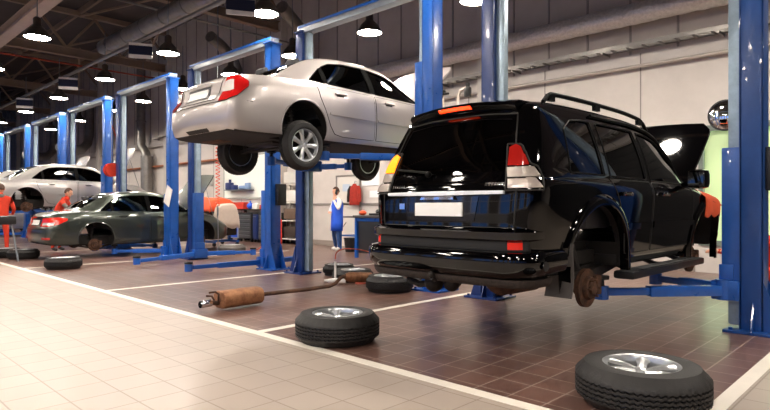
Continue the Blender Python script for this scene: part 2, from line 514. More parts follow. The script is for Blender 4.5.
# bell lamps
shade_m = mat('lamp shade', '#5d5650', .35, .6)
lampglow = mat('lamp glow', '#ffffff', .3, emit=335, ecol='#fff3e4')
def bell_lamp():
    t = thing('ceiling_lamp', 'x', 'lamp')
    s = MB(); s.lathe([(.27, 0), (.265, .02), (.24, .08), (.19, .17), (.12, .24), (.085, .28), (.085, .42), (.05, .46), (0, .46)], 28, cap=False)
    s.lathe([(.262, .0), (.255, .02), (.23, .08), (.18, .165), (.11, .23), (0, .235)], 28, cap=False)
    s.build('lamp_shade', shade_m, t, 50, recalc=False)
    d = MB(); d.lathe([(0, .012), (.255, .012), (.255, .03), (0, .03)], 28); d.build('lamp_lens', lampglow, t)
    r = MB(); r.cyl((0, 0, .44), (0, 0, 1.4), .012, 8); r.build('suspension_rod', steel, t)
    return t
lamp0 = None
def put_lamp(x, y, lab, grp):
    global lamp0
    if lamp0 is None: lamp0 = o = bell_lamp()
    else: o = copy_tree(lamp0)
    o.location = (x, y, 4.98); o['label'] = lab; o['group'] = grp
SEEN = {(6.38, 9.45): 'bell lamp hanging above the boot of the silver sedan', (6.38, 13.6): 'bell lamp hanging next to the navy bay sign above the first blue post',
        (6.38, 17.7): 'bell lamp in line after the one beside the navy bay sign', (6.38, 21.9): 'bell lamp above the far lifts, just past the small bay sign',
        (3.75, 14.4): 'largest bell lamp, near the pale rail over the aisle edge', (3.75, 18.5): 'bell lamp over the aisle edge cut by the picture edge',
        (8.65, 8.85): 'bell lamp above the silver sedan bonnet under the long crossbeam', (8.65, 6.1): 'bell lamp at the upper picture edge between two tall blue posts',
        (8.65, 11.6): 'bell lamp just above the silver sedan boot behind a lift post', (8.65, 20.4): 'bell lamp of the wall row above the pale sedan bonnet'}
ROWS = ((6.38, (-11, -6.9, -2.8, 1.25, 5.35, 9.45, 13.6, 17.7, 21.9, 26, 30.1, 34.2, 38.3), 'bell lamp in the row over the lift posts', 'lamps over the posts'),
        (3.75, (-6, 6.2, 10.3, 14.4, 18.5, 22.6, 26.7), 'bell lamp in the row over the aisle edge', 'lamps over the aisle edge'),
        (8.65, (.5, 3.3, 6.1, 8.85, 11.6, 14.5, 17.4, 20.4, 23.2, 27, 31), 'bell lamp in the row beside the white wall', 'lamps beside the white wall'),
        (-.6, (-5, -1, 3, 7, 11, 15, 20, 26), 'bell lamp over the middle of the pale aisle', 'lamps over the middle of the aisle'),
        (-2.6, (-3, 1, 5, 9, 13), 'added bell lamp between the aisle middle and the opposite wall', 'lamps added over the inner aisle'),  # unseen row, added to brighten the plates and car tails
        (-4.6, (-5, 0, 5, 10, 16, 24), 'bell lamp beside the opposite blue wall', 'lamps by the opposite wall'))
for x, ys, lab, grp in ROWS:
    for y in ys: put_lamp(x, y, SEEN.get((x, y), lab), grp)

# ------------------------------------------------------------------ two-post lifts
silverpost = mat('bare steel guide', '#a3b8c8', .35, .45, var=.3, vscale=5, rvar=.08)
LX = 6.55
POST_H = 4.42
def lift(label, y0, y1, arm_z, near_arms, far_arms, pad_z, box=None, paper=False, near_m=None):
    near_m = near_m or blue
    t = thing('car_lift', label, 'car lift', (LX, (y0 + y1) / 2, 0))
    h = (y1 - y0) / 2
    for sgn in (-1, 1):
        # s maps the inner direction; the outer web stands at y = sgn*h
        yo = sgn * (h + .13); d = -sgn
        def Y(k): return yo + d * k
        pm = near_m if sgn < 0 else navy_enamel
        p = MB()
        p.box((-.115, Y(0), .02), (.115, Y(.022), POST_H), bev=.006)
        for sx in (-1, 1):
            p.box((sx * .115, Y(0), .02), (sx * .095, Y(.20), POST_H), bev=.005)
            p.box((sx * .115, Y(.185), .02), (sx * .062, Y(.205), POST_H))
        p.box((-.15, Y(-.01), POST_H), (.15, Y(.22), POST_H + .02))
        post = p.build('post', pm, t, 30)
        g = MB()
        g.m = 1; g.box((-.092, Y(.025), .04), (.092, Y(.17), POST_H - .03)); g.m = 0; g.box((-.055, Y(.17), .05), (.055, Y(.315), POST_H - .02), bev=.02)  # dark block in the channel stands for the shade inside
        g.cyl((-.085, Y(.12), .1), (-.085, Y(.12), POST_H - .1), .02, 8)
        g.build('guide_rail', [silverpost, darkmetal], post, 40)
        b = MB(); b.box((-.24, Y(-.2), 0), (.24, Y(.32), .025), bev=.004)
        for sx in (-1, 1):
            b.prism([(Y(-.17), .025), (Y(0), .025), (Y(0), .5)], sx * .115 - .008, sx * .115 + .008, Matrix(((0, 0, 1, 0), (1, 0, 0, 0), (0, 1, 0, 0), (0, 0, 0, 1))))
            for k in (-.15, .26): b.cyl((sx * .2, Y(k), .025), (sx * .2, Y(k), .05), .018, 6)
        b.prism([(-.24, .025), (-.13, .025), (-.13, .3)], Y(.08) - .008, Y(.08) + .008, Matrix(((1, 0, 0, 0), (0, 0, 1, 0), (0, 1, 0, 0), (0, 0, 0, 1))))
        b.build('base_plate', pm, post, 30)
        c = MB()
        c.box((-.105, Y(.15), arm_z - .06), (.105, Y(.36), arm_z + 1.42), bev=.012)
        c.box((-.16, Y(.2), arm_z - .09), (.16, Y(.44), arm_z + .10), bev=.012)
        c.box((-.12, Y(.25), arm_z + .10), (.12, Y(.38), arm_z + .26), bev=.01)
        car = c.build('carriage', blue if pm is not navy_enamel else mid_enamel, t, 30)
        for (tx, ty) in (near_arms if sgn < 0 else far_arms):
            a = MB(); sx = 1 if tx > 0 else -1
            P = Vector((sx * .11, Y(.34), arm_z)); Q = Vector((tx, ty, arm_z)); mid = P.lerp(Q, .62)
            a.bar(P, mid, .11, .10, bev=.008); a.m = 1; a.bar(mid - (mid - P) * .05, Q, .075, .07, bev=.006)
            a.m = 0; a.cyl(Q + Vector((0, 0, -.07)), Q + Vector((0, 0, .06)), .07, 14); a.m = 2
            a.cyl(Q + Vector((0, 0, .06)), (Q.x, Q.y, pad_z), .03, 10)
            a.cyl((Q.x, Q.y, pad_z - .035), (Q.x, Q.y, pad_z), .075, 14)
            a.m = 0; a.cyl(P + Vector((0, 0, -.09)), P + Vector((0, 0, .11)), .075, 14)
            a.build('lift_arm', [blue, blue, blackplastic], car, 30)
        lp = MB()
        pts = [(-.06 + .1 * k / 12 + .05 * sin(k * 1.1), Y(.1) + .07 * cos(k * 1.1), POST_H + .03 + .05 * abs(sin(k * .8))) for k in range(14)]
        lp.tube(pts, .012, 6); lp.build('hose_loop', mat('pale hose', '#cfc9c2', .5), post)
    cb = MB()
    cb.box((-.09, -h - .1, POST_H - .02), (.09, h + .1, POST_H + .11), bev=.008)
    cb.m = 1; cb.box((-.1, -h - .08, POST_H + .08), (.1, h + .08, POST_H + .125))
    cb.build('crossbeam', [mat('grey blue beam', '#9aa4ae', .35, .5, var=.15), blue], t, 30)
    if box is not None:
        q = MB(); bx, by, bz = box
        q.box((bx - .07, by, bz), (bx + .13, by - .1, bz + .42), bev=.012)
        for k in range(3): q.cyl((bx - .07, by - .05, bz + .1 + .1 * k), (bx - .085, by - .05, bz + .1 + .1 * k), .02, 10)
        q.build('control_box', mat('control box', '#1a1b1f', .4), t, 30)
    if paper:
        q = MB(); Mx = Matrix.Translation((-.135, -h - .02, 1.72)) @ Matrix.Rotation(R(25), 4, 'X')
        q.box((0, -.30, -.42), (.004, .02, .05), Mx); q.build('paper_notice', mat('paper', '#efece6', .8), t, 0)
    return t
POSTS = [(1.335, 4.30), (5.40, 8.41), (9.45, 12.57), (13.75, 16.9), (18.0, 21.2), (22.2, 25.5), (26.4, 29.7), (30.6, 33.9)]
SUVA = -.035
SUVY, CAMY, DRKY, PALY = 3.0, 6.98, 15.3, 19.6
SUVX, CAMX, DRKX, PALX = 3.75, 3.68, 3.95, 3.55
SUVL, CAML, DRKL, PALL = .25, 1.93, .11, 1.02
# ------------------------------------------------------------------ cars
KA, NB, NC, ND = 5, 16, 8, 10
class Shell:
    """smooth car shell lofted along x from side-view and plan-view curves"""
    def __init__(s, S):
        s.S = S; s.L = S['L']; s.W = S['W']
        for k in ('pf', 'zb', 'zs', 'zt', 'zr', 'wr'):
            setattr(s, k, pchip(S[k]))
        s.R = pchip(S['rear']); s.F = pchip(S['front'])
        s.wbf = pchip(S['wb'])
    def shear(s, x, z):
        k = max(0, 1 - x / s.S['rk']); k = k * k * (3 - 2 * k)
        u = s.L - x; q = max(0, 1 - u / s.S['fk']); q = q * q * (3 - 2 * q)
        return x + k * s.R(z) - q * s.F(z)
    def half(s, x):
        w = s.W * s.pf(x); zb, zs, zt, zr = s.zb(x), s.zs(x), s.zt(x), s.zr(x)
        wb = w * s.wbf(x); wr = min(s.wr(x), wb - .004); h = zs - zb
        zr = max(zr, zs + .004); zt = max(zt, zr + .003)
        P = [(w * .86 * i / KA, zb) for i in range(KA)]
        sh = s.S.get('side', [(.945, .02), (.975, .14), (.992, .34), (1.0, .60), (.985, .84)])
        P += [tuple(p) for p in catmull([(w * .86, zb)] + [(w * a, zb + h * b) for a, b in sh] + [(wb, zs)], NB)]
        bul = s.S.get('bulge', .02)
        for i in range(1, NC):
            t = i / NC
            P.append((wb + (wr - wb) * t + bul * sin(pi * t) * min(1, (zr - zs) / .3), zs + (zr - zs) * t))
        dz = zt - zr
        P += [tuple(p) for p in catmull([(wr, zr), (wr * .93, zr + dz * .48), (wr * .75, zr + dz * .78), (wr * .4, zr + dz * .95), (0, zt)], ND)]
        return P
    def mesh(s, stations):
        mb = MB(); N = len(s.half(.5)); ring = 2 * N - 2
        def idx(i, j, side):
            # side +1: index j on the left half, -1 on the right half (shared ends)
            if side > 0 or j in (0, N - 1): return i * ring + j
            return i * ring + N + (j - 1)
        vs = []; fs = []
        H = [s.half(x) for x in stations]
        for x, h in zip(stations, H):
            for (y, z) in h: vs.append((s.shear(x, z), y, z))
            for (y, z) in h[1:-1]: vs.append((s.shear(x, z), -y, z))
        for i in range(len(stations) - 1):
            for j in range(N - 1):
                fs.append((idx(i, j, 1), idx(i + 1, j, 1), idx(i + 1, j + 1, 1), idx(i, j + 1, 1)))
                fs.append((idx(i, j, -1), idx(i, j + 1, -1), idx(i + 1, j + 1, -1), idx(i + 1, j, -1)))
        for end, i in ((0, 0), (1, len(stations) - 1)):
            h = H[i]; x = stations[i]; w0 = max(p[0] for p in h); bl = s.S['capb'][end] * (-1 if end == 0 else 1)
            rows = []
            for j in range(KA, N - 1):
                y, z = h[j]; row = []
                for c in range(2 * KA + 1):
                    f = -1 + c / KA
                    if j == KA:
                        jj = abs(c - KA); row.append(idx(i, jj, -1 if f < 0 else 1)); continue
                    if c == 0: row.append(idx(i, j, -1)); continue
                    if c == 2 * KA: row.append(idx(i, j, 1)); continue
                    yy = y * f; e = min(1, (z - h[KA][1]) / .06, (h[-1][1] - z) / .03)
                    b = bl * (1 - (yy / w0) ** 2) * max(0, e) - bl * (1 - (y / w0) ** 2) * max(0, e)
                    vs.append((s.shear(x, z) + b, yy, z)); row.append(len(vs) - 1)
                rows.append(row)
            for a, b in zip(rows[:-1], rows[1:]):
                for c in range(2 * KA): fs.append((a[c], a[c + 1], b[c + 1], b[c]))
            top = idx(i, N - 1, 1)
            for c in range(2 * KA): fs.append((rows[-1][c], rows[-1][c + 1], top))
        return vs, fs

class Car:
    def __init__(s, S, root, paint, dark=None):
        s.S = S; s.sh = Shell(S); s.root = root; s.paint = paint
        L = S['L']
        st = [0, .012, .03, .06, .1, .15, .21, .28]
        x = .36
        while x < L - .36: st.append(x); x += .07
        st += [L - .28, L - .21, L - .15, L - .1, L - .06, L - .03, L - .012, L]
        mb = MB(); v, f = s.sh.mesh(st); mb.add(v, f)
        s.body = mb.build('body', [paint, underbody, blackplastic], root, 0)
        me = s.body.data
        s.bvh = BVHTree.FromPolygons([vv.co.copy() for vv in me.vertices], [tuple(p.vertices) for p in me.polygons])
        for p in me.polygons:
            if p.normal.z < -.75 and p.center.z < .7: p.material_index = 1
        s.cut = []
    def cutter(s, mb, mi=1):
        mb.mi = [mi] * len(mb.mi)
        o = mb.build('cutter', [s.paint, underbody, blackplastic], s.root, 0); s.cut.append(o); return o
    def hit(s, mode, a, b):
        if mode == 'R': o, d = Vector((a, -3, b)), Vector((0, 1, 0))
        elif mode == 'L': o, d = Vector((a, 3, b)), Vector((0, -1, 0))
        elif mode == 'B': o, d = Vector((-3, a, b)), Vector((1, 0, 0))
        elif mode == 'F': o, d = Vector((9, a, b)), Vector((-1, 0, 0))
        elif mode == 'T': o, d = Vector((a, b, 5)), Vector((0, 0, -1))
        else:
            _, ang, cx, cy = mode        # corner view: direction angle, reference point
            d = Vector((cos(ang), sin(ang), 0)); p = Vector((d.y, -d.x, 0))
            o = Vector((cx, cy, b)) + p * a - d * 4
        h = s.bvh.ray_cast(o, d, 12)
        if h[0] is None:
            q = s.bvh.find_nearest(o + d * 4)
            return q[0], q[1]
        n = h[1]
        return h[0], (n if n.dot(d) < 0 else -n)
    def sheet(s, bottom, top, mode, off, thick, nu=16, nv=6, mb=None, flip=False):
        mb = mb or MB()
        Bq = resample([(p[0], p[1], 0) for p in bottom], nu); Tq = resample([(p[0], p[1], 0) for p in top], nu)
        O = []; I = []
        for j in range(nv + 1):
            for i in range(nu + 1):
                q = Bq[i].lerp(Tq[i], j / nv)
                p, n = s.hit(mode, q.x, q.y)
                a = p + n * off; b = p + n * (off - thick)
                if flip: a.y = -a.y; b.y = -b.y
                O.append(a); I.append(b)
        K = nu + 1; M = len(O)
        fs = []
        for j in range(nv):
            for i in range(nu):
                a = j * K + i
                fs.append((a, a + 1, a + K + 1, a + K)); fs.append((M + a, M + a + K, M + a + K + 1, M + a + 1))
        edge = [i for i in range(K)] + [j * K + nu for j in range(1, nv + 1)] + [nv * K + i for i in range(nu - 1, -1, -1)] + [j * K for j in range(nv - 1, 0, -1)]
        for a, b in zip(edge, edge[1:] + edge[:1]): fs.append((a, M + a, M + b, b))
        mb.add(O + I, fs)
        return mb
    def line(s, pts, mode, r, mb, n=30, off=0, flip=False, closed=False):
        q = resample([(p[0], p[1], 0) for p in pts], n)
        P = []
        for v in q:
            p, nn = s.hit(mode, v.x, v.y); p = p + nn * off
            if flip: p.y = -p.y
            P.append(p)
        mb.tube(P, r, 6)
        return mb
    def window_cut(s, bottom, top, mode):
        loop = list(bottom) + list(reversed(top))
        mb = MB()
        if mode in ('R', 'L'):
            # clean polygon prism across y
            Mx = Matrix(((1, 0, 0, 0), (0, 0, -1, 0), (0, 1, 0, 0), (0, 0, 0, 1)))
            sg = 1 if mode == 'R' else -1
            mb.prism(loop, sg * .42, sg * 1.3, Mx)
        elif mode == 'B':
            Mx = Matrix(((0, 0, 1, 0), (1, 0, 0, 0), (0, 1, 0, 0), (0, 0, 0, 1)))
            mb.prism(loop, -.6, s.S.get('bcut', .75), Mx)
        else:
            mb.prism(loop, s.S.get('tcut', .95), 2.6)
        s.cutter(mb, 2)
    def cavity(s, xa, xb, zf):
        mb = MB(); vs = []; fs = []; st = []; n = 14
        for i in range(n + 1): st.append(xa + (xb - xa) * i / n)
        for x in st:
            w = s.sh.W * s.sh.pf(x); zs, zr, zt = s.sh.zs(x), s.sh.zr(x), s.sh.zt(x); wb = w * s.sh.wbf(x); wr = min(s.sh.wr(x), wb)
            top = zt - .055; zs2 = min(zs, top - .04); zr2 = max(min(zr - .03, top - .015), zs2 + .015)
            P = [(0, zf), (w - .13, zf), (w - .12, zs2 - .08), (wb - .085, zs2), (wr - .06, zr2), (wr * .55, top - .008), (0, top)]
            ring = P + [(-y, z) for y, z in reversed(P[1:-1])]
            for (y, z) in ring: vs.append((s.sh.shear(x, z), y, z))
        k = len(ring)
        for i in range(n):
            for j in range(k): fs.append((i * k + j, i * k + (j + 1) % k, (i + 1) * k + (j + 1) % k, (i + 1) * k + j))
        fs.append(tuple(range(k))); fs.append(tuple(n * k + j for j in range(k)))
        mb.add(vs, fs); s.cutter(mb, 2)
    def finish(s):
        boolean_cut(s.body, s.cut); s.cut = []
        shade(s.body.data, 32)
    def seats(s, x1, x2, zf, w):
        for (x, ys) in ((x1, (-.37, .37)), ):
            for y in ys:
                b = MB(); b.box((x - .25, y - .24, zf + .12), (x + .27, y + .24, zf + .32), bev=.05)
                Mx = Matrix.Translation((x - .25, y, zf + .3)) @ Matrix.Rotation(R(-18), 4, 'Y')
                b.box((-.07, -.23, 0), (.07, .23, .58), Mx, bev=.05); b.box((-.06, -.13, .62), (.04, .13, .80), Mx, bev=.04)
                b.box((-.01, -.02, .55), (.01, .02, .65), Mx)
                b.build('front_seat', seatfabric, s.root, 40)
        b = MB(); b.box((x2 - .25, -w, zf + .12), (x2 + .27, w, zf + .34), bev=.05)
        Mx = Matrix.Translation((x2 - .25, 0, zf + .3)) @ Matrix.Rotation(R(-22), 4, 'Y')
        b.box((-.07, -w, 0), (.07, w, .55), Mx, bev=.05)
        for y in (-.38, .38): b.box((-.06, y - .12, .57), (.04, y + .12, .72), Mx, bev=.04)
        b.build('rear_seat', seatfabric, s.root, 40)
        q = MB(); c = Vector((x1 + .62, .37, zf + .62)); pts = []
        for k in range(20):
            a = 2 * pi * k / 20; pts.append(c + Vector((sin(a) * .06, cos(a) * .18, sin(a) * .17)))
        q.tube(pts, .015, 6, closed=True); q.cyl(c, c + Vector((.3, 0, -.12)), .03, 8); q.box((c.x - .02, c.y - .15, c.z - .02), (c.x + .03, c.y + .15, c.z + .02))
        q.build('steering_wheel', blackplastic, s.root)

def rim_mesh(mb, r, z, style=6, dish=.05, w=.03, m_dark=1):
    # alloy rim face turned round z; outer face looks up +z at height z
    mb.lathe([(r, z), (r * 1.0, z + .008), (r * .965, z + .006), (r * .93, z - .015), (r * .90, z - .16), (r * .86, z - .16), (r * .88, z - .03), (r * .93, z - .035)], 40, None, True)
    n = style
    for k in range(n):
        a = 2 * pi * k / n
        Mx = Matrix.Rotation(a, 4, 'Z')
        ra, rb = r * .16, r * .95
        wa, wm, wb = r * .14, r * .12, r * .22
        za, zm, zb_ = z - dish * .75, z - dish * .45, z - .016
        V = []
        for (rr, ww, zz) in ((ra, wa, za), ((ra + rb) * .5, wm, zm), (rb * .86, wb * .8, zb_ - .004), (rb, wb, zb_)):
            V += [(rr, -ww, zz - .008), (rr, -ww * .45, zz + .010), (rr, ww * .45, zz + .010), (rr, ww, zz - .008), (rr, ww * .8, zz - w), (rr, -ww * .8, zz - w)]
        F = []
        for i in range(3):
            for j in range(6): F.append((i * 6 + j, i * 6 + (j + 1) % 6, (i + 1) * 6 + (j + 1) % 6, (i + 1) * 6 + j))
        F += [tuple(range(5, -1, -1)), tuple(18 + j for j in range(6))]
        mb.add(V, F, Mx)
    mb.lathe([(0, z - dish * .35), (r * .09, z - dish * .38), (r * .13, z - dish * .55), (r * .24, z - dish * .8), (r * .26, z - dish), (r * .2, z - dish - .03), (0, z - dish - .03)], 24)
    mb.m = m_dark
    for k in range(5):
        a = 2 * pi * (k + .5) / 5
        mb.cyl((cos(a) * r * .185, sin(a) * r * .185, z - dish * .85), (cos(a) * r * .185, sin(a) * r * .185, z - dish * .66), r * .028, 8)
    mb.lathe([(0, z - .14), (r * .87, z - .14), (r * .87, z - .155), (0, z - .155)], 32)
    mb.m = 0

def tire_mesh(mb, Ro, ri, w, seg=120, tread=True):
    # lies on its side: axis z, bottom at 0, top at w
    prof = [(ri, .022), (ri + .012, .008), (ri + (Ro - ri) * .35, 0), (ri + (Ro - ri) * .68, .006), (Ro - .035, .03), (Ro - .012, .052)]
    ng = 5; z0, z1 = .058, w - .058
    for g in range(ng):
        a = z0 + (z1 - z0) * g / ng; b = z0 + (z1 - z0) * (g + 1) / ng
        bul = lambda z: .007 * (1 - ((z - w / 2) / (w / 2)) ** 2)
        prof += [(Ro - .006 + bul(a), a + .001), (Ro - .006 + bul(b - .012), b - .012)]
        if g < ng - 1: prof += [(Ro - .016, b - .009), (Ro - .016, b - .002)]
    prof += [(Ro - .012, w - .052), (Ro - .035, w - .03), (ri + (Ro - ri) * .68, w - .006), (ri + (Ro - ri) * .35, w), (ri + .012, w - .008), (ri, w - .022)]
    vs = []; fs = []; k = len(prof)
    for i, (r, h) in enumerate(prof):
        for j in range(seg):
            a = 2 * pi * j / seg; rr = r; hh = h
            if tread and 5 <= i < k - 5:
                hh = h + (.005 if j % 2 else -.005) * (1 if .06 < h < w - .06 else 0)
                if i in (5, 6, k - 7, k - 6): rr = r - (.007 if j % 3 == 0 else 0)
            vs.append((rr * cos(a), rr * sin(a), hh))
    for i in range(k - 1):
        for j in range(seg): fs.append((i * seg + j, i * seg + (j + 1) % seg, (i + 1) * seg + (j + 1) % seg, (i + 1) * seg + j))
    # inner barrel closes the casing
    for j in range(seg): fs.append(((k - 1) * seg + j, (k - 1) * seg + (j + 1) % seg, (j + 1) % seg, j))
    mb.add(vs, fs)

def floor_wheel(label, loc, Ro, ri, w, rz=0, rmat=None, style=6, group=None, dish=.05, tilt=None, seg=120):
    t = thing('wheel', label, 'wheel', loc, rz, group)
    if tilt: t.rotation_euler = tilt
    m = MB(); tire_mesh(m, Ro, ri, w, seg); m.build('tire', rmat or rubber, t, 40)
    m = MB(); rim_mesh(m, ri + .012, w - .016, style, dish); m.build('rim', [alloy, darkmetal], t, 40)
    return t

def mounted_wheel(root, x, y, z, side, Ro, ri, w, style=7):
    # axle along y, outer face pointing to side*y
    e = MB(); tire_mesh(e, Ro, ri, w, 90)
    Mx = Matrix.Translation((x, y - side * w / 2, z)) @ Matrix.Rotation(R(-90) * side, 4, 'X')
    e.v = [tuple(Mx @ Vector(p)) for p in e.v]
    o = e.build('wheel', rubber, root, 40)
    f = MB(); rim_mesh(f, ri + .01, w - .02, style, .035)
    f.v = [tuple(Mx @ Vector(p)) for p in f.v]
    f.build('rim', [alloy, darkmetal], o, 40)
    return o

def hub(root, x, y, z, side, r=.155):
    m = MB()
    Mx = Matrix.Translation((x, y, z)) @ Matrix.Rotation(R(-90) * side, 4, 'X')
    m.lathe([(0, -.10), (.07, -.10), (.07, -.03), (r, -.03), (r, -.018), (r * .97, -.016), (r * .97, -.006), (r, -.004), (r, .008), (r * .62, .008), (r * .6, .03), (r * .55, .045), (r * .34, .045), (r * .32, .07), (r * .22, .075), (0, .075)], 36, Mx)
    for k in range(6):
        a = 2 * pi * k / 6
        p = Mx @ Vector((cos(a) * r * .46, sin(a) * r * .46, .04)); q = Mx @ Vector((cos(a) * r * .46, sin(a) * r * .46, .085))
        m.cyl(p, q, .008, 8)
    m.box((x + r * .55, y - .05, z - .07), (x + r * 1.08, y + .05, z + .10), bev=.015)
    return m.build('brake_hub', rust, root, 40)

# ---------------------------------------------- curves of the sedans
def sedan_spec(L=4.81, W=.8975, wr_x=1.08, wf_x=3.80):
    k = L / 4.81
    def sx(p): return [(a * k, b) for a, b in p]
    return dict(L=L, W=W, xr=wr_x, xf=wf_x,
        pf=sx([(0, .82), (.02, .855), (.06, .89), (.14, .925), (.3, .962), (.6, .986), (1.0, 1), (3.4, 1), (3.9, .992), (4.3, .955), (4.55, .90), (4.70, .82), (4.78, .72), (4.81, .66)]),
        zb=sx([(0, .25), (.1, .225), (.3, .215), (.8, .21), (1.6, .19), (3.2, .19), (4.2, .20), (4.6, .21), (4.81, .26)]),
        zs=sx([(0, .895), (.06, .935), (.15, .95), (.4, .965), (.9, .99), (1.3, .995), (2.5, .975), (3.4, .955), (3.75, .93), (4.3, .82), (4.65, .69), (4.81, .60)]),
        zt=sx([(0, .925), (.06, .975), (.15, .995), (.4, 1.015), (.66, 1.035), (.74, 1.06), (1.1, 1.285), (1.42, 1.425), (1.7, 1.49), (2.0, 1.52), (2.35, 1.525), (2.7, 1.505), (2.95, 1.46), (3.3, 1.25), (3.68, 1.02), (3.8, 1.0), (4.3, .92), (4.65, .78), (4.81, .64)]),
        zr=sx([(0, .91), (.15, .965), (.5, .985), (.72, 1.01), (1.1, 1.20), (1.42, 1.335), (1.7, 1.40), (2.0, 1.43), (2.35, 1.435), (2.7, 1.41), (2.95, 1.35), (3.3, 1.16), (3.65, .975), (3.8, .95), (4.3, .84), (4.65, .71), (4.81, .61)]),
        wr=sx([(0, .62), (.15, .66), (.6, .69), (.8, .66), (1.4, .595), (2.2, .585), (2.9, .595), (3.3, .645), (3.75, .73), (4.3, .72), (4.65, .62), (4.81, .46)]),
        wb=sx([(0, .90), (.3, .92), (1, .93), (3.4, .93), (4.0, .94), (4.81, .88)]),
        rear=[(.2, .03), (.45, -.01), (.60, 0), (.66, .035), (.72, .08), (.9, .105), (1.0, .13), (1.08, .17)], rk=.75,
        front=[(.2, .05), (.4, 0), (.6, .02), (.7, .08), (.9, .2)], fk=.6, capb=(.07, .22))
def window_sets(k):
    q = lambda P: [(a * k, b) for a, b in P]
    quarter = (q([(1.20, 1.022), (1.46, 1.010)]), q([(1.21, 1.04), (1.46, 1.245)]))
    rear = (q([(1.51, 1.012), (2.0, 1.005), (2.36, .998)]), q([(1.51, 1.275), (1.68, 1.355), (1.95, 1.396), (2.36, 1.404)]))
    front = (q([(2.45, .996), (3.0, .985), (3.50, .974)]), q([(2.45, 1.404), (2.7, 1.38), (2.93, 1.332), (3.25, 1.155), (3.52, .995)]))
    return quarter, rear, front

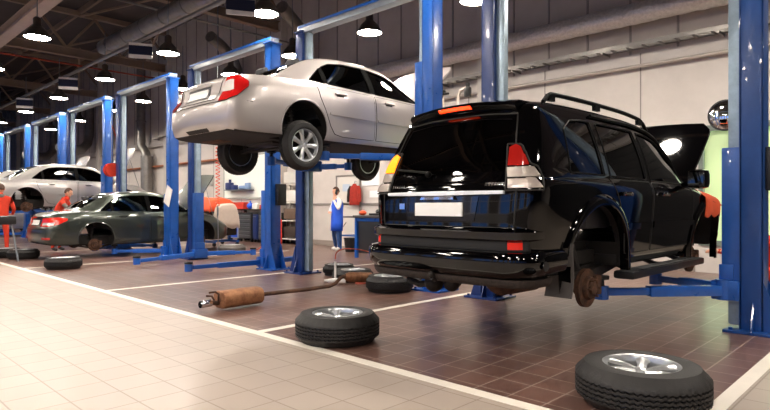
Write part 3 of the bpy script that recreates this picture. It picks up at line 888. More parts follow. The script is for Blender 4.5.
def make_sedan(root, S, paint, glass, plate=True, lamps='camry', wheels=True, hood_angle=48, wz=.12, flap_r=.37):
    c = Car(S, root, paint); k = S['L'] / 4.81; W = S['W']
    xr, xf = S['xr'], S['xf']
    for s in (-1, 1):
        for x in (xr, xf):
            mb = MB(); mb.cyl((x, s * .52, .345), (x, s * 1.3, .345), flap_r, 40); c.cutter(mb)
    c.cavity(.80 * k, 3.72 * k, .42)
    qs = window_sets(k)
    for b, t in qs:
        c.window_cut(b, t, 'R'); c.window_cut(b, t, 'L')
    ws_b = [(3.64 * k, -.60), (3.72 * k, 0), (3.64 * k, .60)]; ws_t = [(3.02 * k, -.52), (3.05 * k, 0), (3.02 * k, .52)]
    bl_b = [(.84 * k, -.58), (.80 * k, 0), (.84 * k, .58)]; bl_t = [(1.42 * k, -.50), (1.40 * k, 0), (1.42 * k, .50)]
    c.window_cut(ws_b, ws_t, 'T'); c.window_cut(bl_b, bl_t, 'T')
    mb = MB(); mb.box((3.86 * k, -.58, .48), (4.50 * k, .58, 1.3)); c.cutter(mb)
    # panes and doors sampled on the uncut shell
    for s in (False, True):
        for nm, (b, t) in zip(('quarter_window', 'side_window', 'side_window'), qs):
            c.sheet(b, t, 'R', -.012, .005, 14, 8, flip=s).build(nm, glass, root, 60)
    c.sheet(ws_b, ws_t, 'T', -.012, .005, 14, 10).build('windscreen', glass, root, 60)
    c.sheet(bl_b, bl_t, 'T', -.012, .005, 14, 10).build('rear_window', glass, root, 60)
    q = lambda P: [(a * k, b) for a, b in P]
    doorR = (q([(1.335, .80), (1.44, .60), (1.52, .42), (1.60, .315), (1.75, .285), (2.38, .285)]), q([(1.30, .955), (1.45, .955), (1.6, .955), (1.8, .96), (2.0, .958), (2.385, .955)]))
    doorF = (q([(2.42, .285), (3.34, .285), (3.42, .34)]), q([(2.42, .953), (3.0, .945), (3.46, .935)]))
    blackline = mat('door gap', '#1b1917', .7)
    for s in (False, True):
        for (b, t), hx in ((doorR, 1.62), (doorF, 2.62)):
            m_ = c.sheet(b, t, 'R', .004, .012, 24, 10, flip=s)
            m_.m = 1
            c.line(list(b) + list(reversed(t)) + [b[0]], 'R', .0055, m_, 70, 0, s)
            d = m_.build('door', [paint, blackline], root, 40)
            h = MB(); hz = .875 - .008 * (hx - 1.6)
            c.line([(hx * k - .02, hz), (hx * k + .03, hz + .006), (hx * k + .15, hz + .006), (hx * k + .19, hz)], 'R', [.012, .02] + [.02] * 11 + [.02, .012], h, 14, .022, s)
            h.m = 1; c.sheet([(hx * k + .01, hz - .03), (hx * k + .15, hz - .03)], [(hx * k + .01, hz + .03), (hx * k + .15, hz + .03)], 'R', .006, .006, 6, 4, h, s)
            h.build('door_handle', [paint, blackline], d, 40)
        m_ = MB(); c.sheet(q([(1.50, .575), (2.36, .565)]), q([(1.50, .605), (2.36, .595)]), 'R', .018, .02, 16, 2, m_, s)
        c.sheet(q([(2.44, .565), (3.40, .555)]), q([(2.44, .595), (3.40, .585)]), 'R', .018, .02, 16, 2, m_, s)
        m_.build('side_moulding', paint, root, 40)
        # window surround
        g = MB()
        for b, t in qs: c.line(list(b) + list(reversed(t)) + [b[0]], 'R', .008, g, 60, .001, s)
        c.sheet(q([(2.355, 1.0), (2.455, .998)]), q([(2.355, 1.404), (2.455, 1.404)]), 'R', .005, .01, 3, 8, g, s)
        c.sheet(q([(1.46, 1.012), (1.512, 1.012)]), q([(1.46, 1.245), (1.512, 1.275)]), 'R', .005, .01, 3, 6, g, s)
        g.build('window_frame', mat('window rubber', '#0a0a0a', .9, spec=.08), root, 40)
        # wheel arch lip
        for x in (xr, xf):
            a = MB(); P = []
            for i in range(29):
                an = R(-8) + (pi + R(16)) * i / 28
                px, pz = x + cos(an) * (flap_r + .012), .345 + sin(an) * (flap_r + .012)
                p, n = c.hit('R', px, max(pz, .3)); P.append(Vector((px, (p.y) * (-1 if s else 1), pz)))
            a.tube(P, .012, 6); a.build('arch_lip', paint, root, 40)
        mi = MB(); sg = 1 if s else -1
        mi.ball((3.42 * k, sg * (W + .10), 1.0), (.07, .11, .075), 14, 8); mi.bar((3.46 * k, sg * (W - .12), .95), (3.45 * k, sg * (W + .04), .975), .05, .04)
        mi.m = 1; mi.box((3.362 * k, sg * (W + .03), .95), (3.352 * k, sg * (W + .17), 1.05))
        mi.build('door_mirror', [paint, chrome], root, 40)
    # boot lid, plate, lamps, bumper
    boot = MB(); c.sheet([(-.46, .64), (0, .63), (.46, .64)], [(-.50, .91), (0, .92), (.50, .91)], 'B', .004, .012, 20, 10, boot)
    boot.m = 1; c.line([(-.46, .64), (0, .63), (.46, .64), (.50, .91), (.52, .93)], 'B', .006, boot, 40); c.line([(-.46, .64), (-.50, .92)], 'B', .006, boot, 20)
    bt = boot.build('boot_lid', [paint, blackline], root, 40)
    if lamps == 'camry':
        pl = MB(); c.sheet([(-.30, .665), (.30, .665)], [(-.27, .835), (.27, .835)], 'B', .010, .014, 10, 4, pl); pl.build('plate_recess', mat('plate recess grey', '#55575a', .4, .3), bt, 40)
        pl = MB(); c.sheet([(-.24, .68), (.24, .68)], [(-.24, .795), (.24, .795)], 'B', .020, .012, 8, 3, pl); pl.build('number_plate', white_plate, bt, 40)
        st = MB(); c.sheet([(-.30, .825), (.30, .825)], [(-.29, .855), (.29, .855)], 'B', .026, .024, 10, 2, st); st.build('boot_garnish', chrome if lamps != 'camry' else paint, bt, 40)
    else:
        pl = MB(); c.sheet([(-.30, .66), (.30, .66)], [(-.30, .84), (.30, .84)], 'B', .008, .012, 10, 4, pl); pl.build('plate_recess', blackplastic, bt, 40)
        pl = MB(); c.sheet([(-.25, .685), (.25, .685)], [(-.25, .80), (.25, .80)], 'B', .018, .012, 8, 3, pl); pl.build('number_plate', white_plate, bt, 40)
        st = MB(); c.sheet([(-.40, .845), (.40, .845)], [(-.40, .87), (.40, .87)], 'B', .016, .016, 12, 2, st); st.build('boot_garnish', chrome, bt, 40)
    for s in (False, True):
        md = ('C', R(42), .14, -.78)
        if lamps == 'camry':
            l = MB()
            c.sheet([(-.27, .60), (-.14, .605), (-.02, .66), (.10, .79)], [(-.185, .915), (-.10, .925), (.0, .92), (.10, .85)], md, .012, .02, 22, 10, l, s)
            tl = l.build('tail_lamp', redlens, root, 50)
            l = MB(); c.sheet([(-.235, .73), (-.11, .73), (-.06, .74)], [(-.19, .86), (-.11, .875), (-.07, .865)], md, .015, .008, 14, 6, l, s)
            l.build('reverse_lens', clearlens, tl, 50)
            l = MB(); c.line([(-.27, .60), (-.14, .605), (-.02, .66), (.10, .79), (.10, .85), (.0, .92), (-.10, .925), (-.185, .915), (-.27, .60)], md, .007, l, 60, .004, s); l.build('lamp_gap', blackline, tl)
        else:
            l = MB()
            c.sheet([(-.36, .66), (-.1, .66), (.12, .70), (.26, .80)], [(-.34, .845), (-.1, .855), (.12, .865), (.26, .84)], md, .012, .02, 22, 8, l, s)
            tl = l.build('tail_lamp', redlens_lit, root, 50)
            l = MB(); c.sheet([(-.30, .675), (.04, .685)], [(-.30, .74), (.06, .75)], md, .016, .008, 12, 4, l, s); l.build('reverse_lens', clearlens, tl, 50)
            l = MB(); c.sheet([(-.25, .36), (-.02, .36)], [(-.25, .41), (-.02, .41)], md, .012, .016, 8, 3, l, s); l.build('rear_reflector', redlens, root, 50)
    bm_ = MB(); c.line([(-.70, .60), (0, .59), (.70, .60)], 'B', .006, bm_, 30); 
    for s in (False, True): c.line([(.20, .60), (.24, .60), (.28, .60)], 'R', .005, bm_, 20, 0, s)
    bm_.build('bumper_gap', blackline, root)
    # shark-like antenna base is not shown; underside pieces
    u = MB()
    u.box((.34, .12, .20), (.62, .62, .36), bev=.05); u.tube([(.5, .3, .28), (1.0, .28, .25), (1.4, .1, .22), (3.2, .05, .22)], .03, 10)
    u.tube([(.30, .45, .27), (.12, .45, .27)], .028, 10)
    u.build('silencer', rust, root, 40)
    for s in (-1, 1):
        u = MB(); u.bar((xr, s * .10, .20), (xr - .02, s * .66, wz), .06, .05); u.bar((xr + .12, s * .12, .20), (xr + .02, s * .66, wz), .04, .04); u.bar((xr + .62, s * .5, .23), (xr + .03, s * .64, wz), .05, .05); u.build('suspension_arm', darkmetal, root, 40)
        u = MB(); u.tube([(xr, s * .58, wz), (xr - .02, s * .55, .72)], .035, 8); u.build('strut', darkmetal, root, 40)
        u = MB(); u.tube([(xr - .02 + .065 * cos(i * 1.2), s * .555 + .065 * sin(i * 1.2), .36 + .009 * i) for i in range(36)], .01, 5); u.build('coil_spring', darkmetal, root, 40)
        u = MB(); u.bar((xf, s * .2, .20), (xf, s * .66, wz), .07, .05); u.tube([(xf, s * .60, wz), (xf + .04, s * .54, .75)], .035, 8); u.build('suspension_arm', darkmetal, root, 40)
    u = MB(); u.box((xr - .16, -.34, .17), (xr + .20, .34, .27), bev=.04); u.cyl((xr, -.62, wz), (xr, .62, wz), .02, 8); u.build('rear_subframe', darkmetal, root, 40)
    u = MB(); u.box((xf - .2, -.42, .17), (xf + .25, .42, .30), bev=.04); u.build('front_subframe', darkmetal, root, 40)
    if wheels:
        for s in (-1, 1):
            for x in (xr, xf): mounted_wheel(root, x, s * (W - .105), wz, s, .338, .21, .21)
    else:
        for s in (-1, 1):
            for x in (xr, xf): hub(root, x, s * (W - .17), wz + .08, s, .145)
    c.seats(2.75 * k, 1.75 * k, .42, .58)
    # engine and raised bonnet
    e = MB(); e.box((3.92 * k, -.32, .45), (4.42 * k, .30, .80), bev=.04); e.box((3.95 * k, -.22, .80), (4.3 * k, .2, .88), bev=.03); e.cyl((4.05 * k, .45, .5), (4.05 * k, .45, .86), .09, 14); e.box((4.0 * k, -.54, .5), (4.25 * k, -.36, .78), bev=.01)
    e.build('engine', darkmetal, root, 40)
    hb = MB(); n1, n2 = 14, 12; O = []; I = []; hz0 = c.hit('T', 3.8 * k, 0)[0].z + .01
    hx0, hx1 = 3.64 * k, 4.86 * k
    for i in range(n1 + 1):
        x = hx0 + (hx1 - hx0) * i / n1
        hw = pchip([(hx0, .70), (hx0 + .4, .70), (hx1 - .15, .68), (hx1, .62)])(x)
        for j in range(n2 + 1):
            y = hw * (-1 + 2 * j / n2)
            zz = hz0 - .11 * ((x - hx0) / (hx1 - hx0)) ** 2 - .05 * (y / .7) ** 2; O.append(Vector((x, y, zz))); I.append(Vector((x, y, zz - .03)))
    K = n2 + 1; M = len(O); F = []; F2 = []
    for i in range(n1):
        for j in range(n2):
            a = i * K + j; F.append((a, a + 1, a + K + 1, a + K)); F2.append((M + a, M + a + K, M + a + K + 1, M + a + 1))
    edge = list(range(K)) + [i * K + n2 for i in range(1, n1 + 1)] + [n1 * K + j for j in range(n2 - 1, -1, -1)] + [i * K for i in range(n1 - 1, 0, -1)]
    for a, b in zip(edge, edge[1:] + edge[:1]): F.append((a, M + a, M + b, b))
    hz = hz0
    Mx = Matrix.Translation((hx0, 0, hz + .02)) @ Matrix.Rotation(R(-hood_angle), 4, 'Y') @ Matrix.Translation((-hx0, 0, -hz))
    hb.add(O + I, F, Mx)
    off = 0
    hb.m = 0; hb.f += [list(f) for f in F2]; hb.mi += [1] * len(F2)
    hb.build('bonnet', [paint, mat('bonnet underside', '#cfccc6', .5)], root, 40)
    pr = MB(); tip = Mx @ Vector((hx1 - .25, -.4, hz - .12)); pr.cyl((4.45 * k, -.5, .72), tip, .008, 6); pr.build('bonnet_prop', steel, root)
    c.finish()
    return c

silver = mat('silver champagne paint', '#b5aeac', .34, .5, .7, rvar=.02)
root = thing('sedan_car', 'silver sedan raised high on the lift with its rear wheels hanging', 'car', (CAMX, CAMY, CAML))
make_sedan(root, sedan_spec(), silver, glass_dark, lamps='camry', wheels=True, hood_angle=47)
camry = root
olive = mat('olive grey metallic paint', '#3d433d', .28, .6, .9)
S2 = sedan_spec(4.70, .905, 1.06, 3.76)
root = thing('sedan_car', 'dark olive grey sedan low on its lift with the rear wheel taken off', 'car', (DRKX, DRKY, DRKL))
make_sedan(root, S2, olive, glass_clear, lamps='plain', wheels=False, hood_angle=62, flap_r=.40)
pale = mat('pale silver paint', '#a8a5a3', .3, .5, .8)
root = thing('sedan_car', 'pale silver sedan raised to head height behind the olive sedan', 'car', (PALX, PALY, PALL))
make_sedan(root, sedan_spec(4.83, .915, 1.08, 3.82), pale, glass_dark, lamps='plain', wheels=False, hood_angle=70, flap_r=.42)
palecar = root
for (x, y, z, lab) in ((3.6, 23.85, 1.02, 'whitish sedan raised beyond the pale silver sedan, only roof and bonnet showing'), (3.3, 28.0, .12, 'beige-lit sedan low down beyond the raised pale sedan')):
    o = copy_tree(palecar); o.location = (x, y, z); o['label'] = lab
# ------------------------------------------------------------------ the black SUV
def suv_spec():
    return dict(L=4.72, W=.905, xr=1.06, xf=3.85,
        pf=[(0, .90), (.02, .925), (.05, .948), (.1, .968), (.18, .985), (.3, .995), (.5, 1), (3.7, 1), (4.1, .985), (4.4, .93), (4.58, .85), (4.68, .74), (4.72, .66)],
        zb=[(0, .58), (.1, .55), (.3, .53), (.6, .50), (1.5, .40), (3.4, .40), (4.3, .44), (4.6, .46), (4.72, .52)],
        zs=[(0, 1.17), (.1, 1.19), (.5, 1.195), (3.0, 1.165), (3.45, 1.14), (3.7, 1.10), (4.3, 1.03), (4.6, .96), (4.72, .86)],
        zt=[(0, 1.795), (.03, 1.820), (.08, 1.835), (.2, 1.855), (.5, 1.875), (1.2, 1.885), (2.0, 1.875), (2.5, 1.845), (2.75, 1.805), (2.95, 1.690), (3.42, 1.200), (3.55, 1.170), (4.3, 1.090), (4.6, 1.010), (4.72, 0.890)],
        zr=[(0, 1.710), (.03, 1.730), (.1, 1.750), (.5, 1.775), (1.2, 1.780), (2.0, 1.770), (2.5, 1.735), (2.75, 1.685), (2.95, 1.570), (3.38, 1.160), (3.5, 1.140), (4.3, 1.050), (4.6, 0.970), (4.72, 0.870)],
        wr=[(0, .63), (.05, .655), (.2, .675), (2.5, .675), (2.8, .67), (3.4, .76), (4.2, .77), (4.6, .68), (4.72, .55)],
        wb=[(0, .935), (.3, .955), (3.0, .955), (4.0, .95), (4.72, .9)],
        side=[(.915, .02), (.945, .12), (.965, .32), (.985, .56), (1.0, .80), (.99, .93)], bulge=.018,
        rear=[(.4, .05), (.72, .05), (.78, .06), (1.0, .07), (1.15, .09), (1.25, .115), (1.5, .21), (1.68, .29), (1.80, .34)], rk=1.15,
        front=[(.4, .03), (.6, 0), (.8, .03), (1.0, .1), (1.2, .2)], fk=.5, capb=(.075, .16), bcut=.62, tcut=1.12)
black = mat('black car paint', '#020203', .05, 0, 0, spec=.5)
blackt = mat('black trim', '#050505', .5, spec=.12)
root = thing('suv_car', 'black SUV with blank plate lifted just clear of the floor, wheels off and bonnet up', 'car', (SUVX, SUVY, SUVL + .01), SUVA)
root.rotation_euler = (0, R(-.5), SUVA)
S = suv_spec(); S['xr'] = 1.09; c = Car(S, root, black); W = S['W']; xr, xf = S['xr'], S['xf']; ARC, AZ = .555, .42
for s in (-1, 1):
    for x in (xr, xf):
        mb = MB(); mb.cyl((x, s * .48, AZ), (x, s * 1.4, AZ), ARC, 48); c.cutter(mb)
c.cavity(.32, 3.42, .62)
quarter = ([(.62, 1.232), (1.0, 1.23), (1.22, 1.225)], [(.70, 1.60), (.86, 1.685), (1.05, 1.705), (1.22, 1.707)])
rearw = ([(1.33, 1.222), (1.7, 1.215), (2.12, 1.205)], [(1.33, 1.707), (1.7, 1.704), (2.12, 1.694)])
frontw = ([(2.22, 1.202), (2.7, 1.188), (3.20, 1.172)], [(2.22, 1.690), (2.45, 1.674), (2.68, 1.63), (2.95, 1.47), (3.24, 1.21)])
qs = (quarter, rearw, frontw)
for b, t in qs:
    c.window_cut(b, t, 'R'); c.window_cut(b, t, 'L')
ws_b = [(3.36, -.62), (3.42, 0), (3.36, .62)]; ws_t = [(2.86, -.60), (2.86, 0), (2.86, .60)]
c.window_cut(ws_b, ws_t, 'T')
rw_b = [(-.66, 1.25), (-.3, 1.225), (.3, 1.225), (.66, 1.25)]; rw_t = [(-.545, 1.66), (-.3, 1.685), (.3, 1.685), (.545, 1.66)]
c.window_cut(rw_b, rw_t, 'B')
mb = MB(); mb.box((3.62, -.62, .6), (4.42, .62, 1.4)); c.cutter(mb)
privacy = glass_mat('privacy glass', '#0d0e0f')
for s in (False, True):
    for nm, (b, t) in zip(('quarter_window', 'side_window', 'side_window'), qs):
        c.sheet(b, t, 'R', -.010, .005, 16, 10, flip=s).build(nm, glass_dark if b is frontw[0] else privacy, root, 60)
c.sheet(ws_b, ws_t, 'T', -.012, .005, 14, 10).build('windscreen', glass_dark, root, 60)
rwin = c.sheet(rw_b, rw_t, 'B', -.006, .006, 20, 12).build('rear_window', privacy, root, 60)
blackline = mat('door gap', '#1b1917', .7)
doors = ((([(1.48, .90), (1.56, .72), (1.60, .52), (2.15, .52)], [(1.29, 1.195), (1.6, 1.19), (2.16, 1.185)]), 1.42),
         (([(2.19, .52), (3.26, .52), (3.32, .62)], [(2.19, 1.183), (2.8, 1.17), (3.30, 1.15)]), 2.32))
for s in (False, True):
    sg = 1 if s else -1
    for (b, t), hx in doors:
        m_ = c.sheet(b, t, 'R', .004, .012, 24, 10, flip=s); m_.m = 1
        c.line(list(b) + list(reversed(t)) + [b[0]], 'R', .006, m_, 70, 0, s)
        d = m_.build('door', [black, blackline], root, 40)
        h = MB(); c.line([(hx, 1.06), (hx + .04, 1.066), (hx + .17, 1.066), (hx + .21, 1.06)], 'R', [.012] + [.019] * 13 + [.012], h, 14, .022, s)
        h.build('door_handle', black, d, 40)
        mo = MB(); x0, x1 = min(p[0] for p in b), max(p[0] for p in b)
        c.sheet([(max(x0, 1.6), .74), (x1 - .02, .735)], [(max(x0, 1.6), .80), (x1 - .02, .795)], 'R', .022, .024, 16, 2, mo, s)
        mo.build('door_moulding', black, d, 40)
    g = MB()
    for b, t in qs: c.line(list(b) + list(reversed(t)) + [b[0]], 'R', .007, g, 60, .001, s)
    g.build('window_frame', blackt, root, 40)
    wd = MB()
    c.line([(1.28, 1.765), (2.1, 1.758), (2.5, 1.725), (2.75, 1.66), (2.98, 1.50), (3.22, 1.27)], 'R', .016, wd, 40, .012, s)
    wd.build('wind_deflector', blackt, root, 40)
    # flared arches
    for x in (xr, xf):
        a = MB(); V = []; F = []; n = 36
        for i in range(n + 1):
            an = R(-14) + (pi + R(28)) * i / n
            for (rr, oo) in ((ARC - .004, -.05), (ARC - .006, .028), (ARC + .02, .034), (ARC + .055, .024), (ARC + .085, .0)):
                px, pz = x + cos(an) * rr, AZ + sin(an) * rr
                p, nn = c.hit('R', px, min(max(pz, .50), 1.12))
                V.append((px, (p.y - oo) * (-1 if s else 1), pz))
        for i in range(n):
            for j in range(4): F.append((i * 5 + j, i * 5 + j + 1, (i + 1) * 5 + j + 1, (i + 1) * 5 + j))
        a.add(V, F); a.build('wheel_arch', black, root, 50)
    # roof rail
    r = MB(); P = []
    for i in range(25):
        x = .42 + 2.35 * i / 24; z = c.sh.zt(x); e = min(1, i / 2.2, (24 - i) / 2.2)
        P.append((c.sh.shear(x, 1.75) - .0, sg * .60, z - .035 + .07 * (1 - (1 - e) ** 2)))
    r.tube(P, .020, 10)
    for i in (2, 12, 22): r.bar((P[i][0] - .05, P[i][1], P[i][2] - .03), (P[i][0] + .05, P[i][1], P[i][2] - .03), .035, .06)
    r.build('roof_rail', blackt, root, 50)
    # mirror
    mi = MB(); mi.box((2.92, sg * (W + .05), 1.13), (3.12, sg * (W + .24), 1.335), bev=.055); mi.bar((3.10, sg * (W - .06), 1.165), (3.04, sg * (W + .09), 1.19), .09, .05)
    mi.m = 1; mi.box((2.914, sg * (W + .07), 1.165), (2.92, sg * (W + .22), 1.305))
    mi.build('door_mirror', [black, mat('mirror glass', '#aeb4b8', .03, 1)], root, 40)
    # running board
    rb = MB(); rb.box((1.52, sg * .79, .29), (3.42, sg * .985, .365), bev=.025); rb.m = 1
    rb.box((1.75, sg * .86, .365), (3.15, sg * .97, .372)); rb.m = 0
    for x in (1.8, 2.45, 3.1): rb.bar((x, sg * .55, .45), (x, sg * .88, .33), .05, .04)
    rb.build('running_board', [blackplastic, mat('step grip', '#2c2d2f', .7, bump=.3)], root, 40)
    # mud flap
    mf = MB(); V = []; F = []; n = 10
    for i in range(n + 1):
        t = i / n; z = .235 + .43 * t
        xx = .56 - .05 * (1 - t) + .02 * sin(t * 5)
        w0 = .235 * (1 - .45 * max(0, t - .4) / .6)
        for (yy) in (sg * .915, sg * (.915 - w0)):
            V += [(xx, yy, z), (xx + .014, yy, z)]
    for i in range(n):
        a = i * 4; b_ = a + 4
        F += [(a, a + 2, b_ + 2, b_), (a + 1, b_ + 1, b_ + 3, a + 3), (a, b_, b_ + 1, a + 1), (a + 2, a + 3, b_ + 3, b_ + 2)]
    F += [(0, 1, 3, 2), (4 * n, 4 * n + 2, 4 * n + 3, 4 * n + 1)]
    mf.add(V, F); mf.build('mud_flap', mat('mud flap rubber', '#5a5552', .55, var=.25), root, 30)
    hub(root, xr, sg * .755, .245, sg, .168); hub(root, xf, sg * .69, .30, sg, .16)
    # tail lamps round the corner: red above, two clear units below
    md = ('C', R(38), .12, -.80)
    l = MB(); c.sheet([(-.20, 1.155), (-.05, 1.15), (.13, 1.15)], [(-.20, 1.165), (-.05, 1.45), (-.03, 1.452)], md, .012, .02, 4, 4, MB(), s)
    l = MB(); c.sheet([(-.155, 1.275), (-.08, 1.272), (-.01, 1.278)], [(-.135, 1.42), (-.09, 1.44), (-.055, 1.42)], md, .016, .03, 16, 10, l, s)
    tl = l.build('tail_lamp', amber_on if s else mat('deep red lens', '#a01812', .12, 0, .6, spec=.6, emit=.04, ecol='#ff2a12'), root, 50)
    for (za, zb_, xa, xb) in ((1.185, 1.262, -.16, .075), (1.10, 1.172, -.16, .085)):
        l = MB(); c.sheet([(xa, za), (0, za), (xb, za + .004)], [(xa, zb_), (0, zb_), (xb - .05, zb_ - .004)], md, .016, .03, 18, 6, l, s)
        l.build('lamp_lens', mat('smoky clear lens', '#a59a92', .12, .25, .6, bump=.3, bscale=60), tl, 50)
    gm = MB(); c.line([(-.18, 1.085), (.09, 1.085), (.095, 1.18), (.06, 1.265), (.0, 1.29), (-.05, 1.44), (-.15, 1.45), (-.18, 1.085)], md, .008, gm, 60, .006, s); gm.build('lamp_gap', blackline, tl)
# tailgate: gap, chrome strip over the plate, plate in its recess, badge studs
tg = MB(); c.line([(-.70, .80), (.70, .80), (.715, 1.1), (.66, 1.35), (.585, 1.70), (.3, 1.725), (-.3, 1.725), (-.585, 1.70), (-.66, 1.35), (-.715, 1.1), (-.70, .80)], 'B', .007, tg, 120)
tail = tg.build('tailgate', blackline, root)
pr = MB(); c.sheet([(-.36, .845), (.36, .845)], [(-.40, 1.045), (.40, 1.045)], 'B', .006, .01, 14, 6, pr); pr.build('plate_recess', mat('recess black', '#020203', .15, coat=1), tail, 40)
pl = MB(); c.sheet([(-.255, .885), (.255, .885)], [(-.255, .995), (.255, .995)], 'B', .02, .016, 8, 4, pl); pl.build('number_plate', white_plate, tail, 40)
st = MB(); c.sheet([(-.62, 1.058), (0, 1.052), (.62, 1.058)], [(-.62, 1.082), (0, 1.086), (.62, 1.082)], 'B', .028, .028, 24, 3, st); st.build('tailgate_strip', mat('satin strip', '#e8ebf0', .35, .35), tail, 40)
gr = MB(); c.sheet([(-.18, 1.02), (.18, 1.02)], [(-.16, 1.05), (.16, 1.05)], 'B', .035, .03, 10, 3, gr); gr.build('tailgate_handle', chrome, tail, 40)
for y0_, y1_ in ((-.60, -.44), (.42, .60)):
    e = MB(); k = 6
    for i in range(k):
        y = y0_ + (y1_ - y0_) * i / k
        c.sheet([(y, 1.125), (y + .018, 1.125)], [(y, 1.148), (y + .018, 1.148)], 'B', .008, .006, 2, 2, e)
    e.build('badge', chrome, tail, 0)
e = MB(); c.sheet([(.40, .94), (.47, .94)], [(.40, .99), (.47, .99)], 'B', .01, .01, 6, 4, e); e.build('badge', chrome, tail, 0)
# wiper
w = MB(); c.line([(.12, 1.235), (.20, 1.25), (.55, 1.285)], 'B', [.016, .016] + [.011] * 11 + [.008], w, 13, .03)
w.ball(tuple(c.hit('B', .13, 1.235)[0] + Vector((-.03, 0, 0))), .028, 10, 6); w.build('rear_wiper', blackt, root, 40)
# roof spoiler with the lit brake lamp
sp = MB(); V = []; F = []; n = 24
for i in range(n + 1):
    t = -1 + 2 * i / n; y = .57 * t; d = 1 - abs(t) ** 5 * .5
    xb = c.hit('B', .3, 1.70)[0].x; zc = 1.825 - .035 * t * t
    ring = [(xb - .02 + .04 * t * t, zc - .05), (xb - .06 + .06 * t * t, zc - .02), (xb - .045 + .06 * t * t, zc + .008), (xb + .06, zc + .03), (xb + .26, zc + .032), (xb + .26, zc - .06), (xb + .05, zc - .075)]
    for (x, z) in ring: V.append((x, y, z))
for i in range(n):
    for j in range(7): F.append((i * 7 + j, i * 7 + (j + 1) % 7, (i + 1) * 7 + (j + 1) % 7, (i + 1) * 7 + j))
F += [tuple(range(7)), tuple(n * 7 + j for j in range(7))]
sp.add(V, F); spo = sp.build('roof_spoiler', black, root, 40)
bl = MB(); V = []; F = []
for i in range(13):
    y = -.17 + .34 * i / 12; t = y / .57; zc = 1.825 - .035 * t * t
    for (dx, dz) in ((-.052, -.042), (-.070, -.020), (-.05, -.012), (-.03, -.042)): V.append((xb + dx + .06 * t * t, y, zc + dz))
for i in range(12):
    for j in range(4): F.append((i * 4 + j, i * 4 + (j + 1) % 4, (i + 1) * 4 + (j + 1) % 4, (i + 1) * 4 + j))
F += [(0, 1, 2, 3), (48, 49, 50, 51)]
bl.add(V, F); bl.m = 0
bo = bl.build('brake_light', brake_on, spo, 0)
# rear bumper: upper step, dark slot, lower roll wrapping onto the flanks
def bumper(prof, name, m, y_half, wrap, smooth=45, par=None):
    mb = MB(); P = []
    n = 30
    for i in range(n + 1):
        u = -1 + 2 * i / n
        a = abs(u)
        if a < .70: y = u / .70 * (y_half - .10); x = -.05 * (1 - (y / y_half) ** 2)
        else:
            t = (a - .70) / .30; ang = min(1, t / .45) * pi / 2
            y = (y_half - .10 + .10 * sin(ang)) * (1 if u > 0 else -1)
            x = .012 + .10 * (1 - cos(ang)) + max(0, t - .45) / .55 * wrap
        P.append((x, y))
    k = len(prof); V = []; F = []
    for i, (x, y) in enumerate(P):
        x2, y2 = P[min(i + 1, n)]; x1, y1 = P[max(i - 1, 0)]
        tx, ty = x2 - x1, y2 - y1; l = sqrt(tx * tx + ty * ty); nx, ny = -ty / l, tx / l
        for (o, z) in prof: V.append((x + nx * o, y + ny * o, z))
    for i in range(n):
        for j in range(k): F.append((i * k + j, i * k + (j + 1) % k, (i + 1) * k + (j + 1) % k, (i + 1) * k + j))
    F += [tuple(range(k)), tuple(n * k + j for j in range(k))]
    mb.add(V, F)
    return mb.build(name, m, par or root, smooth)
bumper([(-.06, .44), (.0, .415), (.05, .43), (.085, .47), (.10, .54), (.095, .59), (.075, .618), (.0, .63), (-.06, .63)], 'rear_bumper', black, .81, .36)
bumper([(-.06, .63), (.012, .63), (.012, .70), (-.06, .70)], 'bumper_slot', mat('slot black', '#060606', .6), .805, .25, 0)
bumper([(-.06, .70), (.02, .70), (.045, .715), (.05, .77), (.0, .80), (-.06, .80)], 'bumper_step', black, .81, .30)
bumper([(-.05, .345), (-.005, .35), (.02, .38), (.03, .415), (-.05, .415)], 'bumper_apron', mat('perforated apron', '#3a2f29', .7, col2='#1a1512', vscale=40), .84, .2)
for sg in (-1, 1):
    rf = MB(); V = []; 
    for i in range(7):
        t = i / 6; y = sg * (.63 + .15 * t); x = -.028 + .055 * t * t * t + .01 * t
        V += [(x, y, .64), (x, y, .695), (x + .03, y, .695), (x + .03, y, .64)]
    F = []
    for i in range(6):
        for j in range(4): F.append((i * 4 + j, i * 4 + (j + 1) % 4, (i + 1) * 4 + (j + 1) % 4, (i + 1) * 4 + j))
    F += [(0, 1, 2, 3), (24, 25, 26, 27)]
    rf.add(V, F); rf.build('rear_reflector', redlens_lit, root, 50)
    so = MB(); so.lathe([(0, 0), (.03, 0), (.036, .004), (.036, .012), (0, .012)], 18, Matrix.Translation((.13, sg * .912, .52)) @ Matrix.Rotation(R(90) * sg * -1, 4, 'X'))
    so.build('bumper_plug', blackplastic, root, 40)
# chassis underneath
u = MB()
for s in (-1, 1):
    u.box((.15, s * .46, .42), (4.4, s * .56, .54)); u.tube([(xr + .1, s * .6, .38), (xr - .05, s * .56, .85)], .04, 8)
    u.bar((xr + 1.0, s * .5, .42), (xr, s * .55, .33), .06, .08); u.bar((xf, s * .25, .38), (xf, s * .72, .34), .12, .06)
    u.tube([(xf, s * .62, .36), (xf, s * .55, .9)], .05, 8)
    u.tube([(xr - .1 + .075 * cos(i * 1.0), s * .48 + .075 * sin(i * 1.0), .42 + .008 * i) for i in range(44)], .012, 5)
u.cyl((xr, -.70, .265), (xr, .70, .265), .05, 12); u.ball((xr, 0, .265), (.17, .17, .15), 16, 10)
u.box((1.6, -.3, .42), (3.2, .3, .52), bev=.03); u.box((3.4, -.42, .36), (4.3, .42, .5), bev=.04); u.box((.1, -.5, .43), (.2, .5, .52))
u.build('chassis', underbody, root, 40)
u = MB(); u.box((1.45, -.44, .30), (2.5, .44, .46), bev=.05); u.build('fuel_tank', mat('tank black', '#161413', .6), root, 40)
